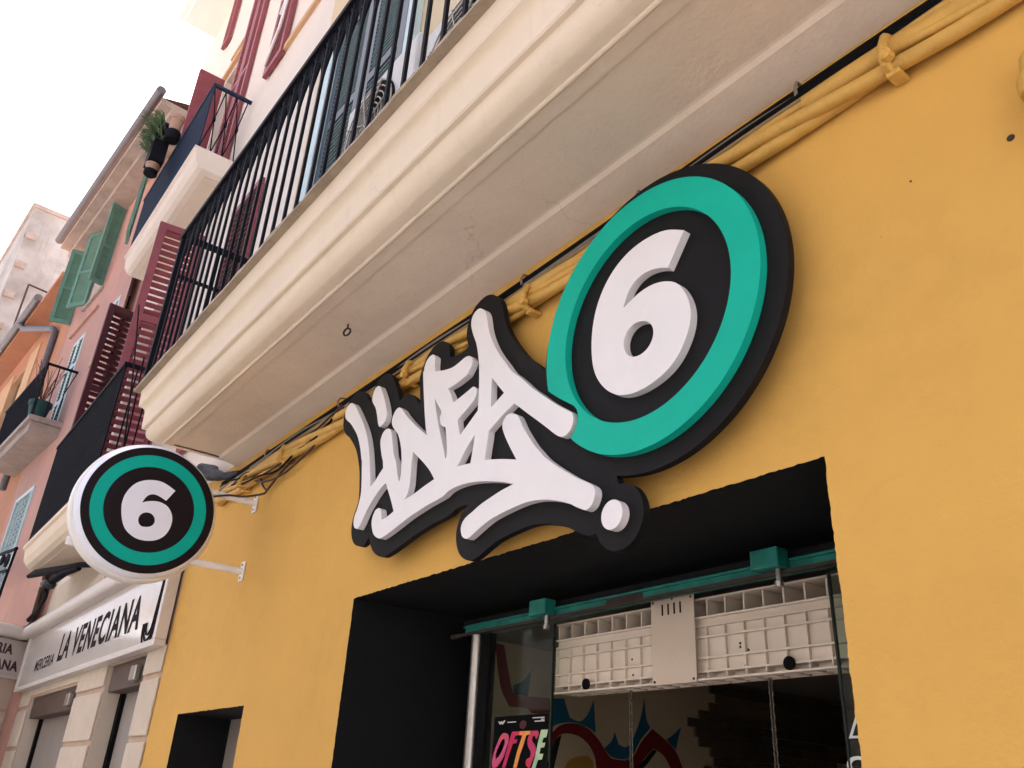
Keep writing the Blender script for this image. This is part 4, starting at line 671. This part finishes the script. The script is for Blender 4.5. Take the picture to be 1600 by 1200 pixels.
# second floor leaves
louvre(Bd, (-11.12, -.045), (1, 0), .40, 9.38, 14.2, 'burgundy', (11.6,), 40, th=.06, single=False); louvre(Bd, (-10.70, -.045), (1, 0), .40, 9.38, 14.2, 'burgundy', (11.6,), 40, th=.06, single=False)
b = MB(); b.box(-12.06, -11.98, -.46, -.03, 9.38, 12.6); b.box(-11.979, -11.972, -.42, -.07, 9.5, 12.45); b.build('shutter', 'burgundy', Bd, bevel=.006)
louvre(Bd, (-12.95, -.05), (1, 0), .36, 14.15, 15.7, 'burgundy', (), 16, th=.06, single=False)
louvre(Bd, (-9.22, -.05), (1, 0), .62, 10.42, 13.4, 'burgundy', (11.9,), 34, th=.06, single=False)
b = MB(); b.tube([(-9.18, -.10, 10.6), (-8.78, -.12, 11.0), (-8.60, -.12, 12.2)], .022, 6); b.tube([(-8.95, -.11, 11.4), (-8.66, -.12, 11.9)], .016, 6); b.build('shutter_stay', 'white_metal', Bd)
b = MB(); b.box(-12.4, -11.3, -.06, -.001, 12.7, 12.8); b.box(-11.9, -11.2, -.05, -.001, 13.0, 13.05); b.build('window_head', 'ochre', Bd)
# balconies
def simple_balcony(parent, x0, x1, y, zt, zb, m, ms, ir, zr, nbar, ystep=.17, thick=.016):
    b = MB(); yy = y
    pr = [(-.002, zt), (yy, zt), (yy - .005, zt - .05), (yy + .03, zt - .07), (yy + .05, zb + .10), (yy + .10, zb + .03), (yy + .16, zb), (-.002, zb)]
    b.profile(pr, x0, x1); s = b.build('balcony_slab', m, parent, smooth=25)
    b = MB(); b.box(x0 + .14, x1 - .14, yy + .24, -.12, zb - .012, zb - .001); b.build('soffit_panel', ms, parent)
    r = MB(); r.box(x0 + .02, x1 - .02, yy + .02, yy + .07, zr - .02, zr + .02)
    r.box(x1 - .07, x1 - .02, yy + .071, -.002, zr - .02, zr + .02); r.box(x0 + .02, x0 + .07, yy + .071, -.002, zr - .02, zr + .02)
    r.box(x0 + .02, x1 - .02, yy + .03, yy + .06, zt + .06, zt + .085)
    R_ = r.build('railing', ir, parent); first = None
    n = nbar
    for i in range(n):
        x = x0 + .045 + (x1 - x0 - .09) * i / (n - 1)
        if first is None: q = MB(); q.box(x - thick, x + thick, yy + .045 - thick, yy + .045 + thick, zt, zr - .021); first = q.build('baluster', ir, R_); fx = x
        else: put(first, (x - fx, 0, 0), R_)
    return R_
R1 = simple_balcony(Bd, -13.35, -9.68, -.70, 4.47, 4.17, 'cream', 'cream_ceiling', 'iron', 5.93, 38, thick=.012)
q = MB()
for y in (-.52, -.36, -.2): q.box(-9.735, -9.72, y - .008, y + .008, 4.471, 5.909)
q.build('side_bars', 'iron', R1, kind='stuff')
R2 = simple_balcony(Bd, -13.2, -9.76, -.58, 9.30, 8.98, 'cream_pale', 'cream_ceiling', 'iron_blue', 10.44, 38, thick=.012)
q = MB(); 
for i in range(3):
    y0 = -.53 + .16 * i; q.tube([(-9.80, y0, 9.31), (-9.80, y0 + .10, 9.86), (-9.80, y0, 10.40)], .009, 5); q.tube([(-9.80, y0 + .16, 9.31), (-9.80, y0 + .10, 9.86), (-9.80, y0 + .16, 10.40)], .009, 5); q.lathe((-9.80, y0 + .10, 9.83), [(.022, 0), (.022, .06)], (0, 0, 1), 8)
q.build('side_lattice', 'iron', R2)
# cornice over the fascia, turning the inner corner, and the return wall with its hanging sign
cn = [(-.002, 3.60), (-.19, 3.60), (-.215, 3.585), (-.228, 3.55), (-.228, 3.50), (-.215, 3.455), (-.195, 3.435), (-.17, 3.43), (-.002, 3.43)]
b = MB(); b.profile(cn, -14.90, -7.90); b.build('cornice', 'frame', Bd, smooth=40)
WA = math.radians(27); WD = Vector((math.sin(WA), -math.cos(WA), 0)); WN = Vector((math.cos(WA), math.sin(WA), 0)); WO = Vector((xl, 0, 0))
wf = lambda t, o, z: tuple(WO + WD * t + WN * o + Vector((0, 0, z)))         # t out into the street, o towards the shop
b = MB(lambda x, y, z: wf(x, -y, z)); b.profile(cn, .16, 2.2); b.build('cornice', 'frame', Bd, smooth=40)
b = MB(wf); b.box(0, 2.2, -.5, .002, 0, 3.60); b.build('return_wall', 'stone', Bd)
b = MB(); b.box(xl - .5, xl + .001, -.25, -.0, 3.601, 10.0); b.build('corner_pier', 'cream_pale', Bd)
for z in (2.43, 1.92, 1.41):
    b = MB(wf); b.box(.03, 2.2, .0022, .006, z, z + .05); b.build('joint_band', 'joint', Bd)
b = MB(wf); b.box(.62, 1.45, .007, .03, 0.02, 2.30); b.build('red_door', 'red_door', Bd)
fs = thing('fascia_sign', (-11, -.002, 3.05), 'long pale glossy fascia sign reading LA VENECIANA over the stone shopfront', 'shop sign')
b = MB(); b.box(-14.52, -7.98, -.10, -.023, 2.74, 3.428); b.build('panel', 'fascia', fs)
b = MB(); b.box(-14.60, -7.90, -.125, -.023, 2.68, 2.738); b.box(-14.60, -14.522, -.125, -.023, 2.739, 3.428); b.box(-7.978, -7.90, -.125, -.023, 2.739, 3.428); b.build('frame', 'frame', fs, bevel=.006)
lettering('lettering', 'LA VENECIANA', 'letter', fs, lambda u, v: (-12.15 + u, -.1025, 2.895 + v), 3.50, .345, bold=.030, spacing=1.12)
lettering('small_lettering', 'MERCERIA', 'letter', fs, lambda u, v: (-13.55 + u, -.1025, 2.885 + v), 1.18, .15, bold=.02, spacing=1.12)
b = MB()
for k in range(3):
    o = .052 * k; P = []
    for i in range(22):
        t = i / 21
        if t < .55: a = math.pi * (1.0 - t / .55 * 1.0); P.append((-8.24 + (.20 - o) * math.cos(a), -.104, 2.92 - (.22 - o) * math.sin(a)))
        else: w_ = (t - .55) / .45; P.append((-8.04 - o + .045 * w_ * 1.2, -.104, 2.92 + .46 * w_))
    b.tube(P, .011, 4)
b.tube([(-8.12, -.104, 2.76), (-8.06, -.104, 3.0), (-8.02, -.104, 3.35)], .008, 4)
b.build('swirl', 'letter', fs)
fl = thing('hanging_sign', (-14.8, -.45, 3.1), 'small pale sign reading MERCERIA VENECIANA on the inner corner wall', 'shop sign')
t0 = .13
b = MB(wf); b.box(t0, t0 + 1.5, .032, .075, 2.915, 3.415); b.build('board', 'fascia', fl)
b = MB(wf); b.box(t0 - .012, t0 + 1.53, .031, .09, 2.885, 2.914); b.box(t0 - .012, t0 - .0005, .031, .09, 2.9145, 3.415); b.build('frame', 'frame', fl)
lettering('lettering', 'MERCERIA', 'letter_red', fl, lambda u, v: wf(t0 + .195 + .78 - u, .0765, 3.205 + v), .78, .145, bold=.045, spacing=1.08)
lettering('lettering', 'VENECIANA', 'letter_red', fl, lambda u, v: wf(t0 + .04 + .98 - u, .0765, 2.985 + v), .98, .145, bold=.045, spacing=1.08)
# lantern on the wall above the cornice
lt = thing('wall_lantern', (-12.3, 0, 4.0), 'black wall lantern with clear glass on a curved arm above the cornice', 'lantern')
b = MB(); b.tube([(-11.55, -.25, 3.98), (-11.9, -.33, 3.985), (-12.5, -.42, 4.03), (-12.95, -.50, 4.06), (-13.2, -.55, 4.05)], [.035, .042, .05, .055, .03], 10); b.build('hood_arm', 'iron', lt, smooth=60)
b = MB(); b.tube([(-11.55, -.24, 3.94), (-11.9, -.32, 3.93), (-12.2, -.36, 3.90), (-12.45, -.40, 3.86)], [.03, .045, .055, .03], 10); b.build('lower_arm', 'iron', lt, smooth=60)
b = MB(); b.lathe((-12.40, -.40, 3.775), [(.035, 0), (.085, .03), (.10, .07), (.08, .11), (.03, .125)], (0, 0, 1), 14); b.build('glass_bowl', 'glass_dark', lt, smooth=60)
b = MB(); b.tube([(-12.40, -.40, 3.77), (-12.6, -.36, 3.72), (-13.3, -.30, 3.66), (-14.1, -.27, 3.625)], [.03, .025, .022, .035], 8); b.build('rod', 'iron', lt, smooth=60)
b = MB(); b.tube([(-11.55, -.25, 3.98), (-11.2, -.12, 3.95), (-11.0, -.02, 3.95)], .035, 8); b.build('wall_arm', 'iron', lt)
b = MB(); b.box(-11.08, -10.92, -.022, -.0202, 3.66, 3.95); b.build('brown_strip', 'brown', Bd)
# plants and planter on the blue balcony
def pot(x, y, z, r, h, m, lab, plant=None, group=None):
    p = thing('flower_pot', (x, y, z), lab, 'flower pot', group)
    b = MB(); b.lathe((x, y, z), [(r * .72, 0), (r * .94, h * .78), (r * 1.06, h * .79), (r * 1.06, h), (r * .9, h)], (0, 0, 1), 16); b.build('pot', m, p, smooth=40); return p
GP = 'pots hooked on the blue railing'
pot(-11.42, -.655, 10.60, .105, .34, 'terracotta', 'pale terracotta pot on the blue railing right of the black planter', group=GP)
b = MB(); b.lathe((-11.42, -.655, 10.47), [(.10, 0), (.115, .02), (.115, .16), (.10, .18)], (0, 0, 1), 16); tag(b.build('pot_holder', 'iron', None, smooth=40), 'black round holder under the terracotta pot on the blue railing', 'pot holder')
pb = thing('planter_box', (-11.72, -.75, 10.1), 'deep black planter box hung outside the blue railing with a green plant', 'planter')
b = MB(); b.box(-11.88, -11.56, -.865, -.645, 10.12, 10.83); b.build('box', 'iron', pb, bevel=.01)
b = MB(); b.box(-11.90, -11.54, -.885, -.625, 10.8305, 10.86); b.build('rim', 'iron_blue', pb)
b = MB()
for i in range(300):
    a = rnd.uniform(0, 2 * math.pi); L = rnd.uniform(.15, .45); x = rnd.uniform(-11.95, -11.55); c = Vector((x, rnd.uniform(-.88, -.72), rnd.uniform(10.45, 10.85)))
    tp = c + Vector((math.cos(a) * L * .5, -abs(math.sin(a)) * L * .8 - .04, L * rnd.uniform(-.6, .7))); s = Vector((.012, .008, 0))
    md = (c + tp) / 2 + Vector((0, 0, .10)); b.add([tuple(c - s), tuple(c + s), tuple(md + s), tuple(md - s), tuple(tp)], [(0, 1, 2, 3), (3, 2, 4)])
b.build('foliage', 'leaf', pb, kind='stuff')
pot(-11.70, -.765, 9.98, .10, .135, 'terracotta', 'small terracotta pot under the black planter box', group=GP)
b = MB(); b.lathe((-11.70, -.765, 9.92), [(.085, 0), (.10, .015), (.10, .075)], (0, 0, 1), 16); tag(b.build('pot_holder', 'iron', None, smooth=40), 'black round holder under the small pot below the planter', 'pot holder')
for i, (p, q_, lab) in enumerate((((-9.42, -.75, 6.55), (-8.0, -.75, 4.30), 'thin dark wire hanging in front of the red louvred leaf'), ((-9.0, -.62, 5.75), (-8.7, -.62, 4.30), 'second thin dark wire beside the red louvred leaf'))):
    cable([p, ((p[0] + q_[0]) / 2 + .06, p[1], (p[2] + q_[2]) / 2), q_], .009, 'cable', 'hanging_wire', lab, group='thin wires by the balcony end', n=5)

# ------------------------------------------------------------------ pink and orange buildings round the bend of the street
PO = Vector((-15.03, -.25, 0)); TT = Vector((-.99795, -.0640, 0)); NN = Vector((.0640, -.99795, 0))
cf = lambda s, o, z: tuple(PO + TT * s + NN * o + Vector((0, 0, z)))      # s along the wall, o out into the street
fz = lambda u, v, d: (u, -d, v)
def cface(outer, holes, m, parent, name, depth, reveal, glass):
    b = MB(cf); loops = [outer] + holes; flat = [p for l in loops for p in l]
    b.add([(u, 0, v) for u, v in flat], [tuple(t) for t in tessellate_polygon([[Vector((u, v, 0)) for u, v in l] for l in loops])]); b.build(name, m, parent)
    for h in holes:
        b = MB(cf); b.add([(u, -.0005, v) for u, v in h] + [(u, -depth, v) for u, v in h], [(i, (i + 1) % 4, 4 + (i + 1) % 4, 4 + i) for i in range(4)]); b.build('window_reveal', reveal, parent)
        b = MB(cf); b.box(h[0][0], h[1][0], -depth - .03, -depth, h[0][1], h[2][1]); b.build('window_pane', glass if h[0][0] < 1.7 or h[2][1] < 12 else 'lavender', parent)
def cl(parent, s, o, ang, w, z0, z1, m, rails, n, ms=None, single=False):
    u = TT * math.cos(ang) + NN * math.sin(ang); P = Vector(cf(s, o, 0)); return louvre(parent, (P.x, P.y), (u.x, u.y), w, z0, z1, m, rails, n, th=.05, single=single, ms=ms)
Cb = thing('pink_building', tuple(PO + TT * 2), 'weathered pink house with green shutters and a stone eave', 'building')
H = [rect(-.18, .48, 8.36, 9.52), rect(1.95, 2.80, 7.38, 9.60), rect(1.74, 2.72, 10.5, 12.4), rect(2.1, 3.5, 4.2, 6.42)]
cface(rect(-.6, 3.95, 3.605, 12.6), H, 'pink', Cb, 'wall', .12, 'cream_pale', 'glass_dark')
b = MB(cf); b.box(-.6, 3.95, -6, -.16, 0, 12.55); b.build('rear_storeys', 'pink', Cb)
b = MB(cf); b.box(-1.7, 4.6, -.4, .60, 12.62, 12.74); b.build('eave', 'weather', Cb); 
b = MB(cf); b.box(-1.7, 4.6, -.3, .40, 12.46, 12.617); b.build('eave_moulding', 'weather', Cb)
b = MB(cf); N = 14
for i in range(N): pass
b.tube([(-1.75, .66, 12.86), (4.72, .66, 12.86)], .085, 10); b.build('gutter', 'pipe', Cb, smooth=60)
b = MB(cf); b.add([(-1.7, .62, 12.745), (4.6, .62, 12.745), (4.6, -3, 13.9), (-1.7, -3, 13.9)], [(0, 1, 2, 3)]); b.build('roof', 'tile', Cb)
# closed green leaves
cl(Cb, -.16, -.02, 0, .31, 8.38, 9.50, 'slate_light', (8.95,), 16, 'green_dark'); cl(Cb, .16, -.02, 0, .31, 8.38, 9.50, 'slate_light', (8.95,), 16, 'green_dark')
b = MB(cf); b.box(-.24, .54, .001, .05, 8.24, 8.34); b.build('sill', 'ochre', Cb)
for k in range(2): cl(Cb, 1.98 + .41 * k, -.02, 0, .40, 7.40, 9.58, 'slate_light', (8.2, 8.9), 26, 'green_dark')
# open green leaves
rad = math.radians
cl(Cb, -.10, .16, rad(165), .48, 10.55, 12.6, 'green', (11.5,), 22)
cl(Cb, 2.74, .04, rad(28), .52, 10.52, 12.42, 'green', (11.4,), 22)
cl(Cb, 1.70, .02, rad(105), .30, 10.52, 12.42, 'green', (11.4,), 22)
cl(Cb, 3.92, .02, rad(72), .42, 10.52, 12.4, 'green', (11.4,), 22)
b = MB(cf); b.box(1.6, 2.85, .001, .06, 10.40, 10.48); b.build('sill', 'weather', Cb)
b = MB(cf); b.box(1.48, 3.33, .001, .05, 9.93, 9.98); b.build('string_course', 'pink', Cb)
# lattice shutter low on the wall
b = MB(cf); b.box(2.12, 2.2, -.06, 0.02, 4.22, 6.40); b.box(3.40, 3.48, -.06, .02, 4.22, 6.40); b.box(2.2, 3.4, -.06, .02, 6.32, 6.40); b.box(2.2, 3.4, -.06, .02, 5.2, 5.28); LS = b.build('lattice_shutter', 'slate_light', Cb); ls = None
for i in range(22):
    z = 4.3 + .098 * i
    if 5.15 < z < 5.3: continue
    if ls is None: b = MB(cf); b.box(2.2, 3.4, -.045, -.02, z - .011, z + .011); ls = b.build('cross_slat', 'slate_light', LS); z00 = z
    else: put(ls, (0, 0, z - z00), LS)
for i in range(4):
    b = MB(cf); s_ = 2.40 + .24 * i; b.box(s_, s_ + .028, -.019, .004, 4.22, 6.32); b.build('upright_slat', 'slate_light', LS)
# balcony with a pot
b = MB(cf); b.box(1.50, 4.6, .002, .50, 7.16, 7.34); b.box(1.44, 4.7, .002, .56, 7.345, 7.44); b.build('balcony_slab', 'weather', Cb)
r = MB(cf); r.box(1.46, 4.7, .50, .54, 8.46, 8.50); r.box(1.46, 1.50, .002, .499, 8.46, 8.50); RC = r.build('railing', 'iron', Cb); f0 = None
for i in range(26):
    s_ = 1.48 + .125 * i
    if f0 is None: q = MB(cf); q.box(s_ - .013, s_ + .013, .507, .533, 7.442, 8.459); f0 = q.build('baluster', 'iron', RC)
    else: put(f0, tuple(TT * (.125 * i)), RC)
q = MB(cf); q.tube([(1.48, .15, 7.45), (1.48, .12, 8.0), (1.48, .02, 8.45)], .010, 5); q.tube([(1.48, .32, 7.45), (1.48, .32, 8.46)], .010, 5); q.build('side_bar', 'iron', RC)
pc = pot(*cf(1.75, .40, 7.445), .19, .36, 'green_pot', 'dark green pot on a terracotta saucer with dry twigs on the pink house balcony')
c0 = Vector(cf(1.75, .40, 7.8)); b = MB()
for i in range(26):
    a = rnd.uniform(0, 6.28); L = rnd.uniform(.3, .95); tp = c0 + Vector((math.cos(a) * L * .35, math.sin(a) * L * .35, L)); md = (c0 + tp) / 2 + Vector((rnd.uniform(-.06, .06), rnd.uniform(-.06, .06), 0)); b.tube([tuple(c0), tuple(md), tuple(tp)], .006, 4)
b.build('twigs', 'leaf_dry', pc, kind='stuff')
# wrought iron door head low on the pink wall
ih = thing('iron_grille', cf(3.2, .3, 4.2), 'scrolled black wrought iron bracket low on the pink wall', 'grille')
E0 = [(-14.9, -.52, 4.30), (-15.6, -.95, 4.52), (-16.4, -1.3, 4.7)]
b = MB(cf); b.tube([(.30, .30, 4.83), (1.6, .36, 4.90), (3.4, .42, 5.0)], .03, 6); b.tube([(.42, .30, 4.50), (1.2, .34, 4.56), (2.2, .38, 4.70), (3.4, .42, 4.86)], .03, 6); b.tube([(.30, .30, 4.85), (.45, .30, 4.3), (.62, .28, 3.65)], .022, 6); b.build('bars', 'iron', ih)
b = MB(cf)
for c, rr in (((.65, 4.68), .12), ((1.05, 4.76), .10), ((1.5, 4.74), .10), ((1.95, 4.80), .08), ((2.5, 4.86), .07)):
    b.tube([(c[0] + rr * (1 - i / 26) * math.cos(.75 * i) * 1.3, .32, c[1] + rr * (1 - i / 26) * math.sin(.75 * i)) for i in range(22)], .016, 5)
b.build('scrolls', 'iron', ih)

Db = thing('orange_building', tuple(PO + TT * 8), 'lower orange house with a grey gutter pipe at the far left', 'building')
cface(rect(3.955, 24, 3.0, 11.75), [rect(8.0, 9.6, 8.4, 11.0) ], 'orange', Db, 'wall', .12, 'ochre', 'glass_dark')
b = MB(cf); b.box(3.955, 24, -6, -.16, 0, 11.7); b.build('rear_storeys', 'orange', Db)
b = MB(cf); b.box(7.6, 10.6, .001, .03, 8.0, 11.4) if False else None
for a, c in ((7.0, 7.99), (9.61, 11.2)):
    b = MB(cf); b.box(a, c, .001, .03, 7.4, 11.3); b.build('window_surround', 'ochre', Db)
b = MB(cf); b.box(4.2, 24, -.2, .45, 11.76, 11.86); b.build('eave', 'orange', Db)
b = MB(cf); b.tube([(6.0, .52, 11.92), (24, .52, 11.92)], .10, 10); b.build('gutter', 'pipe', Db, smooth=60)
b = MB(cf); b.tube([(7.6, .52, 11.85), (7.4, .45, 11.65), (5.3, .12, 10.95), (5.1, .08, 10.8), (5.15, .06, 9.8), (5.2, .06, 7.0)], .075, 10); b.build('downpipe', 'pipe', Db, smooth=60)
b = MB(cf); b.box(3.955, 6.0, -.3, .06, 11.751, 11.87); b.build('coping', 'conc', Db)
b = MB(cf); b.add([(6, .5, 11.87), (24, .5, 11.87), (24, -3, 13), (6, -3, 13)], [(0, 1, 2, 3)]); b.build('roof', 'tile', Db)
Eb = thing('tower_block', tuple(PO + TT * 16), 'pale weathered concrete stair tower rising behind the orange roof', 'building')
b = MB(cf); b.box(14, 22, -3.2, .62, 6, 19.05); b.build('wall', 'conc', Eb)
for i in range(5):
    b = MB(cf); b.box(13.9, 13.999, .28, .58, 13.2 + 1.15 * i, 13.42 + 1.15 * i); b.build('quoin_stone', 'weather', Eb)
b = MB(cf); b.box(13.93, 22.1, -3.3, .70, 19.051, 19.2); b.build('coping', 'weather', Eb)
b = MB(cf); b.tube([(12.0, .2, 15.2), (12.0, -1.1, 15.1)], .03, 5); b.tube([(12.0, .2, 15.2), (12.0, .2, 13.0)], .03, 5); b.tube([(12.0, -.5, 15.15), (12.0, -.5, 13.0)], .03, 5); b.build('roof_railing', 'rust', Eb)

# ------------------------------------------------------------------ unseen house added behind the camera for bounced light and reflections
Ob = thing('unseen_bounce_building', (-8, -7.6, 0), 'plain pale unseen house added across the street for bounced light', 'building')
oh = [rect(x, x + 1.3, z, z + 2.3) for x in (-30, -26, -22, -18, -14, -10, -6, -2, 2, 6, 10) for z in (1.0, 4.6)]
oh = [h for h in oh]
b = MB(lambda x, y, z: (x, -7.6 - y, z)); loops = [rect(-40, 14, 0, 8.0)] + oh; flat = [p for l in loops for p in l]
b.add([(u, 0, v) for u, v in flat], [tuple(t) for t in tessellate_polygon([[Vector((u, v, 0)) for u, v in l] for l in loops])]); b.build('wall', 'opposite', Ob)
for h in oh:
    b = MB(lambda x, y, z: (x, -7.6 - y, z)); b.box(h[0][0] - .02, h[1][0] + .02, .15, .18, h[0][1] - .02, h[2][1] + .02); b.build('window_pane', 'glass_dark', Ob)
b = MB(); b.box(-40.2, 14.2, -14, -7.3, 8.0, 8.25); b.build('roof', 'tile', Ob)
b = MB(); b.box(-40, 14, -14, -7.8, 0, 7.99); b.build('rear_storeys', 'opposite', Ob)
